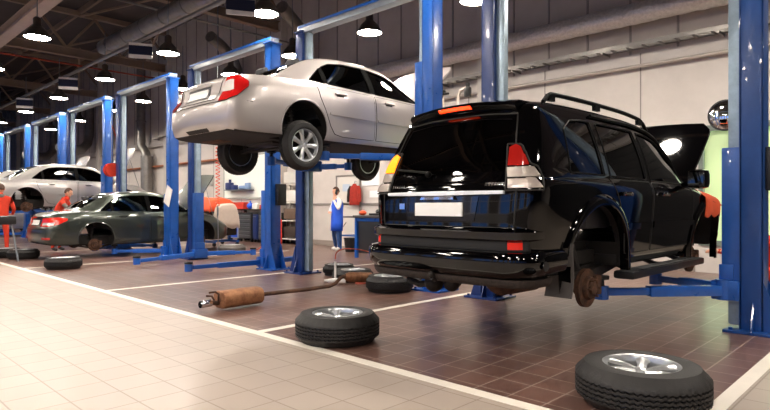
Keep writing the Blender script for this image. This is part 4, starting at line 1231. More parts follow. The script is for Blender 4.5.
for s in (-1, 1):
    u = MB(); u.bar((1.95, s * .60, .40), (1.1, s * .62, .27), .07, .09); u.box((1.62, s * .52, .40), (3.3, s * .78, .50), bev=.02); u.build('sill_rail', underbody, root, 40)
u = MB(); u.tube([(.28, -.34, .36), (.34, -.34, .355), (.38, -.34, .35), (.86, -.34, .34), (.90, -.34, .35), (1.0, -.32, .36)], [.05, .12, .135, .135, .12, .05], 18); u.tube([(.95, -.32, .36), (1.5, -.3, .42), (2.4, -.2, .40)], .035, 8)
u.tube([(.30, -.30, .42), (.12, -.46, .40), (.03, -.50, .395)], .034, 12)
u.build('silencer', rust, root, 40)
u = MB(); u.box((-.02, -.06, .36), (.14, .06, .46), bev=.01); u.tube([(.0, 0, .38), (-.06, 0, .36), (-.10, 0, .38)], .022, 8); u.ball((-.10, 0, .405), .03, 10, 6); u.ball((.12, .16, .31), (.10, .08, .09), 12, 8); u.ball((.14, -.02, .32), (.08, .07, .08), 12, 8)
u.tube([(.1, .12, .40), (.08, .16, .30), (.08, .3, .28), (.08, .42, .31), (.1, .44, .40)], .03, 8)
u.build('tow_hitch', darkmetal, root, 40)
c.seats(2.5, 1.6, .62, .62)
e = MB(); e.box((3.68, -.36, .6), (4.3, .34, 1.0), bev=.05); e.cyl((3.9, .46, .7), (3.9, .46, 1.06), .1, 14); e.box((3.7, -.6, .7), (3.95, -.40, 1.0), bev=.01); e.build('engine', darkmetal, root, 40)
# raised bonnet, one domed panel hinged at the scuttle
hzz = c.hit('T', 3.52, 0)[0].z + .01; hx0, hx1 = 3.42, 4.72; n1, n2 = 16, 14; O = []; I = []
for i in range(n1 + 1):
    x = hx0 + (hx1 - hx0) * i / n1; hw = pchip([(hx0, .76), (hx0 + .4, .80), (hx1 - .2, .78), (hx1, .66)])(x)
    for j in range(n2 + 1):
        y = hw * (-1 + 2 * j / n2); p, nn = c.hit('T', max(3.52, min(x, 4.62)), y); zz = hzz - .10 * ((x - hx0) / (hx1 - hx0)) ** 2 - .05 * (y / .8) ** 2; O.append(Vector((x, y, zz))); I.append(Vector((x, y, zz - .035)))
K = n2 + 1; M = len(O); F = []; F2 = []
for i in range(n1):
    for j in range(n2):
        a = i * K + j; F.append((a, a + 1, a + K + 1, a + K)); F2.append((M + a, M + a + K, M + a + K + 1, M + a + 1))
edge = list(range(K)) + [i * K + n2 for i in range(1, n1 + 1)] + [n1 * K + j for j in range(n2 - 1, -1, -1)] + [i * K for i in range(n1 - 1, 0, -1)]
for a, b in zip(edge, edge[1:] + edge[:1]): F.append((a, M + a, M + b, b))
hz = c.hit('T', 3.52, 0)[0].z
Mx = Matrix.Translation((hx0, 0, hz + .03)) @ Matrix.Rotation(R(-43), 4, 'Y') @ Matrix.Translation((-hx0, 0, -hz))
hb = MB(); hb.add(O + I, F + F2, Mx); hb.build('bonnet', black, root, 40)
pr = MB(); pr.cyl((4.3, .55, 1.0), Mx @ Vector((hx1 - .35, .5, hz - .1)), .008, 6); pr.build('bonnet_prop', steel, root)
c.finish()
# orange wing cover: draped over the top of the wing and hanging down its flank
fc = MB(); V = []; n1, n2 = 16, 14
for i in range(n1 + 1):
    x = 3.62 + 1.02 * i / n1
    for j in range(n2 + 1):
        t = j / n2
        if t < .3:
            y = -.56 - .28 * t / .3; p, nn = c.hit('T', x, y); q = p + Vector((0, 0, .012))
            q = Vector((x, y, c.sh.zt(x) * .0 + p.z + .014))
        else:
            z = 1.07 - .25 * (t - .3) / .7 - .02 * sin(i * 1.3); p, nn = c.hit('R', x, z); q = Vector((x, min(p.y, -.85 if x < 3.9 else p.y) - .03 - .012 * sin(i * .9) * (t - .3), z))
        V.append(q)
K = n2 + 1; F = []
for i in range(n1):
    for j in range(n2): F.append((i * K + j, i * K + j + 1, (i + 1) * K + j + 1, (i + 1) * K + j))
fc.add(V, F); o = fc.build('wing_cover', orange_cloth, None, 60)
md = o.modifiers.new('thick', 'SOLIDIFY'); md.thickness = .006
o.location = (SUVX, SUVY, SUVL + .01); o.rotation_euler = (0, R(-.5), SUVA); tag(o, 'orange protective cloth hung over the front wing of the black SUV', 'cover')

# ------------------------------------------------------------------ lifts placed
def rel(cx, cy, car_x, car_y, pts):
    return [(car_x + x - LX, car_y + y - cy) for x, y in pts]
def lift_for(label, i, carx, cary, z, jack, jz, **kw):
    y0, y1 = POSTS[i]; cy = (y0 + y1) / 2
    near = rel(0, cy, carx, cary, [(jack[0], -jack[2]), (jack[1], -jack[2])]); far = rel(0, cy, carx, cary, [(jack[0], jack[2]), (jack[1], jack[2])])
    return lift(label, y0, y1, z + jz - .16, near, far, z + jz, **kw)
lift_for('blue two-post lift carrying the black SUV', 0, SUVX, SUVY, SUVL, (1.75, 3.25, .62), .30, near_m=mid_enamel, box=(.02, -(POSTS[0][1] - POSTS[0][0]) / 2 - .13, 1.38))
lift_for('blue two-post lift holding the silver sedan up high', 1, CAMX, CAMY, CAML, (1.60, 3.25, .66), .185)
y0, y1 = POSTS[2]; h = (y1 - y0) / 2
lift('empty blue two-post lift with its arms swung out low over the floor', y0, y1, .13, [(-1.62, -h + .25), (1.3, -h + .5)], [(-1.75, h - .95), (1.2, h - .6)], .23, box=(.05, -h - .13, 1.25))
lift_for('blue two-post lift under the olive sedan, white paper on its near post', 3, DRKX, DRKY, DRKL, (1.55, 3.15, .66), .18, paper=True)
lift_for('blue two-post lift raising the pale silver sedan', 4, PALX, PALY, PALL, (1.60, 3.25, .66), .185)
lift_for('blue two-post lift beyond the pale silver sedan', 5, 3.6, 23.85, 1.02, (1.60, 3.25, .66), .185)
lift_for('blue two-post lift at the low beige sedan', 6, 3.3, 28.0, .12, (1.60, 3.25, .66), .185)
y0, y1 = POSTS[7]; h = (y1 - y0) / 2
lift('last blue two-post lift of the row, partly hidden', y0, y1, .6, [(-1.2, -h + .7), (1.2, -h + .7)], [(-1.2, h - .7), (1.2, h - .7)], .7)
# ------------------------------------------------------------------ loose wheels
floor_wheel('big six-spoke alloy tyre lying alone on brown tiles below the SUV flank', (3.66, 1.33, 0), .39, .216, .258, .3, rubber, 6)
floor_wheel('tyre with an alloy rim lying across the end of the white line behind the SUV', (3.47, 3.97, 0), .385, .22, .262, .9, rubber, 6)
floor_wheel('tyre with a bright rim lying partly under the SUV bumper beside the silver sedan post', (6.02, 5.74, 0), .345, .22, .235, .2, rubber, 6)
floor_wheel('black tyre lying behind the exhaust resonator, red hose looped over it', (6.42, 6.96, 0), .34, .19, .20, .2, rubber, 7)
floor_wheel('black tyre lying at the foot of the post under the silver sedan', (6.80, 7.74, 0), .29, .19, .20, .5, rubber, 7)
floor_wheel('dark tyre lying on the floor by the olive sedan rear wheel arch', (3.70, 12.45, 0), .335, .205, .23, .5, rubber, 7)
floor_wheel('dark tyre lying behind the olive sedan bumper beside the trolley legs', (3.75, 15.5, 0), .335, .205, .23, .1, rubber, 7)
floor_wheel('dark tyre by the red-clad worker behind the trolley', (3.55, 16.25, 0), .335, .205, .23, .1, rubber, 7)
floor_wheel('pale grey tyre lying alone between the empty lift and the tool cabinets', (7.97, 13.3, 0), .345, .21, .24, .3, mat('tyre rubber toned as lit', '#6f6a66', .7, var=.2), 7)  # light on the tyre's top is put into the pale rubber colour

# ------------------------------------------------------------------ removed exhaust lying along the floor
t = thing('exhaust_system', 'rusty exhaust with silencer and long pipe lying on the floor behind the SUV', 'exhaust', (3.25, 6.08, 0))
A = Vector((3.25, 6.08, 0)); D = (Vector((6.4, 6.26, 0)) - A).normalized(); Nn = Vector((-D.y, D.x, 0))
def P(s, z, o=0): return D * s + Nn * o + Vector((0, 0, z))
m = MB(); V = []; F = []; ring = 22; prof = [(.22, .55), (.235, .93), (.25, 1.0), (.77, 1.0), (.79, .93), (.80, .55)]
for s_, k in prof:
    for j in range(ring):
        a = 2 * pi * j / ring; cx = abs(cos(a)) ** .75 * (1 if cos(a) > 0 else -1); sx = abs(sin(a)) ** .75 * (1 if sin(a) > 0 else -1)
        V.append(P(s_, .125 + .105 * k * sx, .135 * k * cx))
for i in range(len(prof) - 1):
    for j in range(ring): F.append((i * ring + j, i * ring + (j + 1) % ring, (i + 1) * ring + (j + 1) % ring, (i + 1) * ring + j))
F += [tuple(range(ring)), tuple((len(prof) - 1) * ring + j for j in range(ring))]
m.add(V, F); m.build('silencer_box', rustlight, t, 40)
m = MB(); m.tube([P(-.02, .10), P(.0, .10), P(.12, .105), P(.13, .105)], [.04, .042, .042, .03], 16, cap=False); m.tube([P(-.02, .10), P(.11, .105)], [.035, .035], 16, cap=False)
m.build('tail_tip', chrome, t, 50)
m = MB(); m.tube([P(.11, .105), P(.16, .10), P(.2, .09), P(.24, .1)], .028, 12); m.tube([P(.2, .1, -.03), P(.19, .2, -.05), P(.14, .235, -.06), P(.06, .235, -.06)], .012, 8); m.tube([P(.2, .1, .04), P(.17, .17, .06), P(.1, .18, .06)], .012, 8)
m.build('hanger_bracket', rust, t, 50)
m = MB(); m.tube([P(.78, .12), P(.86, .12), P(1.6, .10), P(2.02, .10), P(2.14, .13), P(2.24, .20), P(2.34, .215)], [.045, .026, .026, .026, .026, .026, .03], 12); m.build('front_pipe', rust, t, 50)
m = MB(); m.tube([P(2.32, .21), P(2.38, .2), P(2.42, .19), P(2.86, .15), P(2.90, .145), P(2.95, .14)], [.03, .06, .075, .075, .06, .03], 18); m.build('resonator', rustlight, t, 50)
m = MB(); m.tube([P(2.93, .142), P(3.05, .12), P(3.25, .06), P(3.45, .05)], .025, 12); m.cyl(P(3.43, .05), P(3.47, .05), .05, 14); m.build('flange_pipe', rust, t, 50)
t = thing('air_gun', 'white air tool with red hose standing on the floor by the black tyres', 'tool', (5.92, 6.80, 0))
m = MB(); m.tube([(-.08, .10, .06), (.0, .02, .06), (.12, -.08, .06)], [.03, .045, .04], 14); m.cyl((.0, .03, .06), (.02, .05, .36), .018, 10); m.cyl((-.08, .10, .06), (-.13, .14, .06), .02, 8); m.build('tool_body', mat('white tool', '#e4e2de', .35), t, 40)
m = MB(); pts = [(.10, .10, .46), (.16, .26, .52)]
pts = catmull([(.02, .05, .40), (.1, .1, .50), (.35, .15, .54), (.75, .1, .48), (1.0, -.05, .34), (1.05, -.2, .06), (.7, -.22, .02), (.3, -.16, .02), (.25, -.3, .02), (.9, -.35, .02), (1.4, -.15, .02)], 60)
m.tube([tuple(p) for p in pts], .010, 6); m.build('air_hose', mat('red hose', '#a8452e', .5), t, 50)

# ------------------------------------------------------------------ workshop furniture along the wall
def cabinet(label, x, y, w, d, h, n, body, front, rz=0):
    t = thing('tool_cabinet', label, 'tool cabinet', (x, y, 0), rz)
    m = MB(); m.box((-d / 2, -w / 2, .10), (d / 2, w / 2, h), bev=.012); m.build('cabinet_body', body, t, 30)
    m = MB(); m.box((-d / 2 - .015, -w / 2 - .01, h), (d / 2, w / 2 + .01, h + .025), bev=.005); m.build('worktop', blackplastic, t, 30)
    z = .14; dh = (h - .18) / n
    for k in range(n):
        m = MB(); m.box((-d / 2 - .022, -w / 2 + .03, z), (-d / 2 - .001, w / 2 - .03, z + dh - .02), bev=.006); dr = m.build('drawer', front, t, 30)
        m = MB(); m.box((-d / 2 - .04, -w / 2 + .07, z + dh - .055), (-d / 2 - .02, w / 2 - .07, z + dh - .035)); m.build('drawer_handle', steel, dr, 0)
        z += dh
    for sx in (-1, 1):
        for sy in (-1, 1):
            m = MB(); m.cyl((sx * (d / 2 - .07), sy * (w / 2 - .06) - .02, .05), (sx * (d / 2 - .07), sy * (w / 2 - .06) + .02, .05), .05, 12); m.box((sx * (d / 2 - .07) - .03, sy * (w / 2 - .06) - .03, .06), (sx * (d / 2 - .07) + .03, sy * (w / 2 - .06) + .03, .11)); m.build('caster', blackplastic, t, 30)
    return t
cab_blue = mat('cabinet bright blue', '#2458d8', .35); cab_black = mat('cabinet black', '#26282c', .4); cab_grey = mat('cabinet drawer grey', '#5a5c60', .4, .2)
cab_dblue = mat('cabinet dark blue', '#1c2f66', .4)
CBX = 11.35
cabinet('tool cabinet with bright blue drawers beside the orange-covered car', CBX - .05, 18.32, .62, .55, .98, 5, mat('cabinet pale frame', '#9aa8c0', .4), cab_blue)
cabinet('black tool cabinet with grey drawers next to the blue one', CBX - .05, 17.55, .80, .55, 1.0, 6, cab_black, cab_grey)
cabinet('dark blue tool cabinet partly behind the empty lift post', CBX, 16.98, .30, .55, .97, 1, cab_dblue, cab_dblue)
cabinet('black tool cabinet with grey drawers beside the tall lift post', CBX, 16.35, .85, .55, 1.0, 6, cab_black, cab_grey)
def tray_box(label, x, y, z, w, d, h, m_, grp):
    t = MB(); t.box((-d / 2, -w / 2, 0), (d / 2, w / 2, .01)); 
    for (a, b) in (((-d / 2, -w / 2), (-d / 2 + .01, w / 2)), ((d / 2 - .01, -w / 2), (d / 2, w / 2)), ((-d / 2, -w / 2), (d / 2, -w / 2 + .01)), ((-d / 2, w / 2 - .01), (d / 2, w / 2))):
        t.box((a[0], a[1], 0), (b[0], b[1], h))
    o = t.build('parts_bin', m_, None, 0); o.location = (x, y, z); return tag(o, label, 'bin', grp)
redbin = mat('red bin plastic', '#d23a28', .45)
# wall bench behind the cabinets carrying red bins
t = thing('wall_bench', 'long wall bench behind the tool cabinets carrying red bins', 'bench', (11.66, 18.6, 0))
m = MB(); m.box((-.02, -2.2, 1.10), (.12, 3.2, 1.14)); m.build('bench_top', mat('bench top grey', '#55504c', .6), t, 0)
for y in (-2.1, 0, 3.1):
    m = MB(); m.box((.0, y - .03, 0), (.10, y + .03, 1.10)); m.build('leg', darkmetal, t, 0)
for k, (y, w, lab) in enumerate(((20.65, .75, 'red parts bin at the car end of the wall bench'), (19.45, .6, 'red parts bin above the blue tool cabinet'), (18.75, .6, 'second red parts bin above the blue and black tool cabinet'))):
    tray_box(lab, 11.64, y, 1.14, w, .22, .26, redbin, None)
def small(name, lab, cat, mb, m_, loc, sm=40):
    o = mb.build(name, m_, None, sm); o.location = loc; return tag(o, lab, cat)
m = MB(); m.box((-.09, -.16, 0), (.09, .16, .2), bev=.02); m.cyl((0, -.1, .2), (0, .1, .2), .03, 8)
small('white_canister', 'white canister on the bench to the side of the red bins', 'canister', m, mat('white canister', '#e2dfda', .4), (11.63, 17.75, 1.14))
m = MB(); m.ball((0, 0, .12), (.12, .16, .12), 12, 8); m.cyl((0, 0, .22), (0, 0, .30), .03, 8)
small('cleaning_rag', 'blue rag bundle on the bench among white canisters', 'rag', m, cab_blue, (11.63, 18.15, 1.14))
m = MB(); m.box((-.08, -.2, 0), (.08, .2, .16), bev=.02); m.box((-.06, -.18, .16), (.06, .1, .22), bev=.01)
small('tool_case', 'small red and white case at the post end of the wall bench', 'case', m, mat('case red', '#cf4a34', .5), (11.63, 17.25, 1.14))
# bright board on the wall with a bracket carrying tools
t = thing('wall_board', 'large bright white board fixed to the wall above the tool cabinets', 'board', (WX - .03, 18.4, 1.55))
m = MB(); m.box((-.02, -1.8, 0), (.02, 1.8, 1.6)); m.build('board_panel', mat('bright board', '#f3f5ee', .35), t, 0)
m = MB()
for z in (0, 1.6): m.box((-.03, -1.83, z - .03), (.025, 1.83, z + .03))
for y in (-1.8, 1.8): m.box((-.03, y - .03, 0), (.025, y + .03, 1.6))
m.build('board_frame', mat('board frame', '#a9aca6', .5), t, 0)
t = thing('tool_rack', 'tool shelf with dark blue tools on the bright board', 'shelf', (11.6, 18.9, 1.85))
m = MB(); m.box((-.12, -.85, 0), (.12, .85, .03)); m.build('shelf_board', steel, t, 0)
m = MB(); m.box((-.1, .45, .03), (.08, .8, .30), bev=.03); m.cyl((0, .6, .3), (0, .6, .42), .05, 10); m.box((-.1, .1, .03), (.05, .4, .2), bev=.02); m.build('power_tool', cab_dblue, t, 40)
m = MB(); m.cyl((0, -.1, .1), (0, -.6, .1), .07, 12); m.box((-.06, -.75, .03), (.06, -.5, .26), bev=.03); m.build('drill_press', mat('tool light blue', '#7f9cc4', .4), t, 40)
m = MB(); m.box((-.08, -.13, 0), (.02, .13, .34), bev=.02)
small('switch_box', 'small grey switch box on the wall beside the bright board', 'switch', m, mat('switch grey', '#b9bab6', .5), (WX - .025, 21.2, 2.1))
m = MB(); m.box((-.05, -.2, 0), (.05, .2, .5), bev=.02)
small('fuse_box', 'grey fuse box on the wall over the first red bin', 'box', m, mat('fuse grey', '#8c9188', .5), (WX - .055, 22.4, 1.6))
# orange-clad tool box with handle at the base of the post, red
t = thing('grease_pump', 'red wheeled service unit standing behind the empty lift post', 'service unit', (10.1, 14.55, 0))
m = MB(); m.box((-.22, -.2, .08), (.22, .2, .85), bev=.03); m.build('unit_body', redbin, t, 40)
m = MB(); m.tube([(-.2, -.15, .85), (-.22, -.15, 1.1), (-.22, .15, 1.1), (-.2, .15, .85)], .015, 8); m.build('push_handle', steel, t)
m = MB()
for s in (-1, 1): m.cyl((0, s * .2, .1), (0, s * .25, .1), .1, 14)
m.build('wheel', blackplastic, t)
m = MB(); m.tube([tuple(p) for p in catmull([(-.22, -.1, .6), (-.5, -.3, .5), (-.7, -.55, .18), (-1.0, -.7, .02), (-1.6, -.95, .02)], 24)], .012, 6); m.build('red_hose', mat('red hose', '#a8452e', .5), t)
# second shelf unit: white upright panels near the tall post
t = thing('storage_rack', 'white storage rack against the wall between the lift posts', 'rack', (11.5, 15.38, 0))
m = MB()
for y in (-.45, .45):
    for x in (-.2, .2): m.box((x - .02, y - .02, 0), (x + .02, y + .02, 2.3))
m.build('upright', mat('rack white', '#dedad2', .5), t, 0)
for z in (.15, .75, 1.35, 1.95):
    m = MB(); m.box((-.22, -.47, z), (.22, .47, z + .03)); m.build('rack_shelf', mat('rack white', '#dedad2', .5), t, 0)
for k, (z, c_, lab) in enumerate(((.18, '#3a2f2a', 'dark crate on the lowest shelf of the white rack'), (.78, '#5d4a3d', 'brown crate on the second shelf of the white rack'), (1.38, '#d8d5cf', 'white carton on the third shelf of the white rack'), (1.98, '#c5c2bb', 'pale carton on the top shelf of the white rack'))):
    m = MB(); m.box((-.17, -.36, 0), (.17, .30, .36), bev=.01); m.box((-.175, -.1, .15), (-.16, .1, .28)); small('storage_crate', lab, 'crate', m, mat('crate %d' % k, c_, .6), (11.5, 15.38, z + .032), 30)

# wall door, coat, papers, bench with blue legs
t = thing('wall_door', 'white service door in the wall behind the worker on the phone', 'door', (WX - .03, 12.98, 0)); t['kind'] = 'structure'; del t['label']; del t['category']; t.name = 'door_1'
m = MB(); m.box((0, -.5, .01), (.03, .5, 2.15)); d = m.build('door_leaf', mat('door leaf', '#d6d1ca', .5), t, 0)
m = MB(); m.box((-.02, -.55, 0), (.03, -.5, 2.2)); m.box((-.02, .5, 0), (.03, .55, 2.2)); m.box((-.02, -.55, 2.15), (.03, .55, 2.2)); m.build('door_frame', seam, t, 0)
m = MB(); m.cyl((0, .4, 1.05), (-.06, .4, 1.05), .012, 8); m.cyl((-.06, .4, 1.05), (-.06, .28, 1.05), .012, 8); m.build('door_handle', steel, t)
for (y, z, w, h_, lab) in ((13.05, 1.7, .32, .22, 'small bluish notice on the service door'), (12.02, 1.85, .75, .5, 'large white paper sheet pinned to the wall past the red jacket'), (11.85, 1.5, .4, .2, 'narrow white notice below the large paper sheet')):
    m = MB(); m.box((-.006, -w / 2, 0), (0, w / 2, h_)); small('wall_notice', lab, 'notice', m, mat('notice ' + lab[:8], '#e9ecee' if 'bluish' not in lab else '#b9c6d6', .7), (WX - .012 - (.03 if 'door' in lab else 0), y, z), 0)
t = thing('work_jacket', 'red work jacket with dark side hanging on the wall', 'jacket', (WX - .13, 12.58, 1.28)); t.scale = (.74, .74, .74)
m = MB(); V = []; F = []; n = 16; lv = [(0, .27, .08), (.05, .29, .10), (.3, .29, .10), (.6, .27, .10), (.74, .23, .09), (.80, .12, .06), (.86, .08, .05)]
for (z, ry, rx) in lv:
    for j in range(n):
        a = 2 * pi * j / n; V.append((rx * cos(a) * (1 + .08 * sin(3 * a + z * 9)), ry * sin(a), z))
for i in range(len(lv) - 1):
    for j in range(n): F.append((i * n + j, i * n + (j + 1) % n, (i + 1) * n + (j + 1) % n, (i + 1) * n + j))
F += [tuple(range(n)), tuple((len(lv) - 1) * n + j for j in range(n))]
jred = mat('jacket dark red', '#b02c1c', .85, var=.35, vscale=8, bump=.2)
m.add(V, F); m.build('jacket_body', jred, t, 60)
for sy, mm in ((-1, jred), (1, mat('dark sleeve', '#2c2624', .8))):
    m = MB(); m.tube([(0, sy * .2, .74), (-.02, sy * .29, .6), (-.03, sy * .33, .3), (-.03, sy * .34, .12)], [.08, .085, .075, .06], 10); m.build('sleeve', mm, t, 60)
m = MB(); m.tube([(.02, 0, .84), (.0, 0, .93), (.04, 0, .97), (.12, 0, .95)], .012, 6); m.build('coat_hook', steel, t)
t = thing('work_bench', 'blue-legged workbench with tools on top beside the SUV tail', 'workbench', (9.75, 9.3, 0))
m = MB(); m.box((-.4, -1.1, .96), (.4, .85, 1.02), bev=.01); m.build('bench_top', mat('bench lid', '#3c3a3c', .5), t, 30)
for x in (-.36, .3):
    for y in (-1.05, .75):
        m = MB(); m.box((x, y, 0), (x + .07, y + .07, .96)); m.build('leg', blue, t, 0)
m = MB(); m.box((-.33, -1.0, .12), (.33, .72, .94), bev=.01); m.build('bench_cabinet', cab_black, t, 30)
m = MB(); m.box((-.35, -1.0, .98 - .1), (-.34, .8, .96)); m.build('bench_apron', blue, t, 0)
m = MB(); m.box((-.2, -.35, 0), (.2, .35, .05), bev=.01); m.tube([(-.1, .2, .06), (.0, .1, .12), (.1, -.1, .10)], .03, 8); m.ball((.05, .25, .09), (.09, .08, .06), 10, 6)
small('tool_tray', 'black tray of loose tools on the blue-legged workbench', 'tray', m, blackplastic, (9.85, 9.55, 1.02))
m = MB(); m.box((-.17, -.4, 0), (.17, .4, .03), bev=.008)
small('folded_cloth', 'folded light blue cloth on the edge of the workbench', 'cloth', m, mat('light blue cloth', '#5f9bd2', .8), (9.53, 8.8, 1.02))
m = MB(); m.ball((0, 0, .06), (.10, .09, .06), 10, 6)
small('oil_rag', 'crumpled orange rag at the corner of the workbench', 'rag', m, orange_cloth, (9.5, 9.95, 1.02))
t = thing('side_table', 'low pale-topped table against the wall behind the worker', 'table', (11.1, 11.6, 0))
m = MB(); m.box((-.4, -.6, .92), (.4, .6, .96)); m.build('table_top', mat('grey table', '#6b6460', .5), t, 0)
m = MB(); m.box((-.35, -.55, .40), (.35, .55, .44)); m.build('lower_shelf', blue, t, 0)
for x in (-.37, .33):
    for y in (-.58, .54):
        m = MB(); m.box((x, y, 0), (x + .04, y + .04, .92)); m.build('leg', blue, t, 0)
m = MB(); m.lathe([(0, 0), (.13, 0), (.17, .36), (.18, .36), (.18, .38), (.165, .38), (.125, .012), (0, .012)], 24)
small('waste_bin', 'black waste bin on the floor beside the worker on the phone', 'bin', m, blackplastic, (10.55, 11.55, 0))
# wall tap and hose by the phone worker
t = thing('wall_socket', 'grey socket box with cable on the wall by the tall post', 'socket', (WX - .07, 13.3, 1.05))
m = MB(); m.box((-.05, -.1, 0), (.06, .1, .3), bev=.015); m.build('socket_body', mat('switch grey', '#b9bab6', .5), t, 30)
m = MB(); m.tube([(0, 0, .0), (-.03, .05, -.3), (-.02, -.15, -.45), (-.02, -.3, -.3)], .012, 6); m.build('cable', darkmetal, t)

# convex mirror on a bracket on the far wall
t = thing('convex_mirror', 'round convex traffic mirror on a wall bracket beyond the SUV bonnet', 'mirror', (WX - .5, 2.68, 2.82))
rot = Matrix.Rotation(R(-90), 4, 'Y') @ Matrix.Rotation(R(8), 4, 'X')
m = MB(); m.lathe([(.30 * sin(a), .30 * (cos(a) - cos(1.0)) * .5) for a in [1.0 * k / 10 for k in range(10, -1, -1)]], 32, rot); m.build('mirror_face', mat('mirror face', '#e8ecee', .02, 1), t, 60)
m = MB(); m.lathe([(.25, -.02), (.27, -.02), (.275, .01), (.25, .012)], 32, rot, True); m.lathe([(0, -.03), (.25, -.03), (.25, -.01), (0, -.01)], 24, rot); m.build('mirror_rim', blackplastic, t, 40)
m = MB(); m.tube([(.02, 0, 0), (.25, 0, -.02), (.49, 0, -.05)], .025, 8); m.box((.47, -.08, -.15), (.5, .08, .05)); m.build('bracket', steel, t)
# lamp on a stand beyond the wing
t = thing('inspection_lamp', 'small black lamp head on a thin stand beyond the orange wing cover', 'lamp', (8.75, 2.02, 0))
m = MB(); m.box((-.08, -.085, 1.68), (.03, .085, 1.85), bev=.015); m.build('lamp_head', blackplastic, t, 30)
m = MB(); m.cyl((0, 0, .03), (0, 0, 1.70), .014, 8); m.build('stand_pole', darkmetal, t)
m = MB(); m.lathe([(0, 0), (.2, 0), (.19, .03), (0, .04)], 20); m.build('stand_base', darkmetal, t)
# waste oil drainers behind the SUV roof
t = thing('oil_drainer', 'tall waste oil drainer with a black crossbar top behind the SUV roof', 'oil drainer', (9.0, 7.14, 0.0))
m = MB(); m.lathe([(0, .08), (.22, .08), (.24, .12), (.24, .7), (.2, .78), (0, .8)], 24); m.build('tank', redbin, t, 40)
m = MB(); m.cyl((0, 0, .78), (0, 0, 3.45), .05, 12); m.build('telescopic_pole', mat('pale pole', '#d8cfc2', .4), t)
m = MB(); m.box((-.04, -.16, 3.45), (.04, .16, 3.49), bev=.01); m.box((-.05, -.07, 3.45), (.05, .07, 3.55), bev=.02); m.cyl((0, 0, 3.53), (0, 0, 3.63), .03, 8); m.build('crossbar', blackplastic, t, 30)
m = MB()
for a in (0, 2.1, 4.2): m.cyl((.2 * cos(a), .2 * sin(a) - .02, .05), (.2 * cos(a), .2 * sin(a) + .02, .05), .05, 10); m.cyl((.2 * cos(a), .2 * sin(a), .05), (.2 * cos(a), .2 * sin(a), .1), .02, 6)
m.build('caster', blackplastic, t)
t = thing('fluid_boom', 'bent pale pipe with a black nozzle block standing behind the SUV roof', 'pipe stand', (9.1, 6.66, 0.0))
m = MB(); m.tube([(0, .16, .03), (0, .16, 3.3), (0, .15, 3.42), (0, .10, 3.50), (0, .02, 3.53), (0, -.06, 3.54)], .028, 10); m.build('boom_pipe', mat('pale boom', '#d6c9bd', .4), t)
m = MB(); m.box((-.05, -.14, 3.36), (.05, -.02, 3.55), bev=.02); m.box((-.03, -.11, 3.53), (.03, -.05, 3.63), bev=.01); m.build('nozzle_block', blackplastic, t, 30)
m = MB(); m.lathe([(0, 0), (.25, 0), (.24, .03), (0, .05)], 20, Matrix.Translation((0, .16, 0))); m.build('stand_base', darkmetal, t)
# trolley at the far side by the red worker
t = thing('tool_trolley', 'black topped trolley on splayed metal legs near the red-clad worker', 'trolley', (3.05, 15.25, 0), R(10))
m = MB(); m.box((-.30, -.55, .83), (.30, .55, 1.02), bev=.03); m.build('trolley_top', blackplastic, t, 30)
for x in (-.25, .25):
    for y in (-.42, .42):
        m = MB(); m.tube([(x, y, .85), (x * 1.3, y * 1.35, .012)], .022, 8); m.build('leg', steel, t)
# far red drum on a wall hook by the bonnet
t = thing('hose_reel', 'round red hose reel hanging beside the blue post over the olive sedan roof', 'hose reel', (6.42, 17.3, 2.3))
m = MB(); m.cyl((0, -.1, 0), (0, .1, 0), .16, 20); m.cyl((0, -.12, 0), (0, -.1, 0), .2, 20); m.cyl((0, .1, 0), (0, .12, 0), .2, 20); m.build('reel_drum', red_cloth, t, 40)
m = MB(); m.cyl((0, 0, .2), (0, 0, 2.1), .012, 6); m.cyl((0, 0, 2.1), (.3, .3, 2.1), .012, 6); m.build('hanger', steel, t)
m = MB(); m.tube([tuple(p) for p in catmull([(.1, .0, -.3), (.25, -.1, -.1), (.4, 0, .4), (.2, .1, .9), (0, 0, 1.3)], 20)], .015, 6); m.build('loose_hose', mat('red hose', '#a8452e', .5), t)
# coiled red air line hanging behind the first blue post
t = thing('air_line', 'coiled orange air line hanging between the blue posts under the silver sedan', 'air line', (7.3, 12.85, 0))
m = MB(); m.tube([(.05 * cos(i * .9), .05 * sin(i * .9), 2.9 - i * .013) for i in range(130)], .011, 5); m.build('coil', mat('orange air line', '#d8502c', .45), t)
m = MB(); m.cyl((0, 0, 2.9), (0, 0, 6.6), .012, 6); m.cyl((0, 0, 1.0), (0, 0, 1.24), .02, 8); m.tube([(0, 0, 1.0), (.02, .01, .5), (.0, .0, .012), (.1, .1, .012), (.3, .1, .012)], .011, 6); m.build('drop_pipe', steel, t)

# engine on a stand under orange and pale cloths
t = thing('engine_stand', 'dark engine on a wheeled stand in front of the olive sedan', 'engine stand', (9.4, 16.5, 0))
m = MB(); m.box((-.42, -.42, .32), (.42, .42, .92), bev=.05); m.box((-.3, -.3, .92), (.3, .35, 1.08), bev=.05); m.cyl((-.42, -.2, .5), (-.52, -.2, .5), .14, 16); m.cyl((-.42, .2, .45), (-.5, .2, .45), .1, 16); m.build('engine_block', darkmetal, t, 40)
m = MB()
for sx in (-.4, .4): m.bar((sx, -.5, .14), (sx, .5, .14), .07, .07)
m.bar((-.4, 0, .14), (.4, 0, .14), .07, .07); m.bar((.38, 0, .14), (.38, 0, .7), .08, .08); m.build('stand_frame', blue, t, 0)
for sx in (-.4, .4):
    for sy in (-.45, .45):
        m = MB(); m.cyl((sx, sy - .025, .055), (sx, sy + .025, .055), .055, 12); m.box((sx - .03, sy - .035, .06), (sx + .03, sy + .035, .12)); m.build('caster', blackplastic, t, 30)
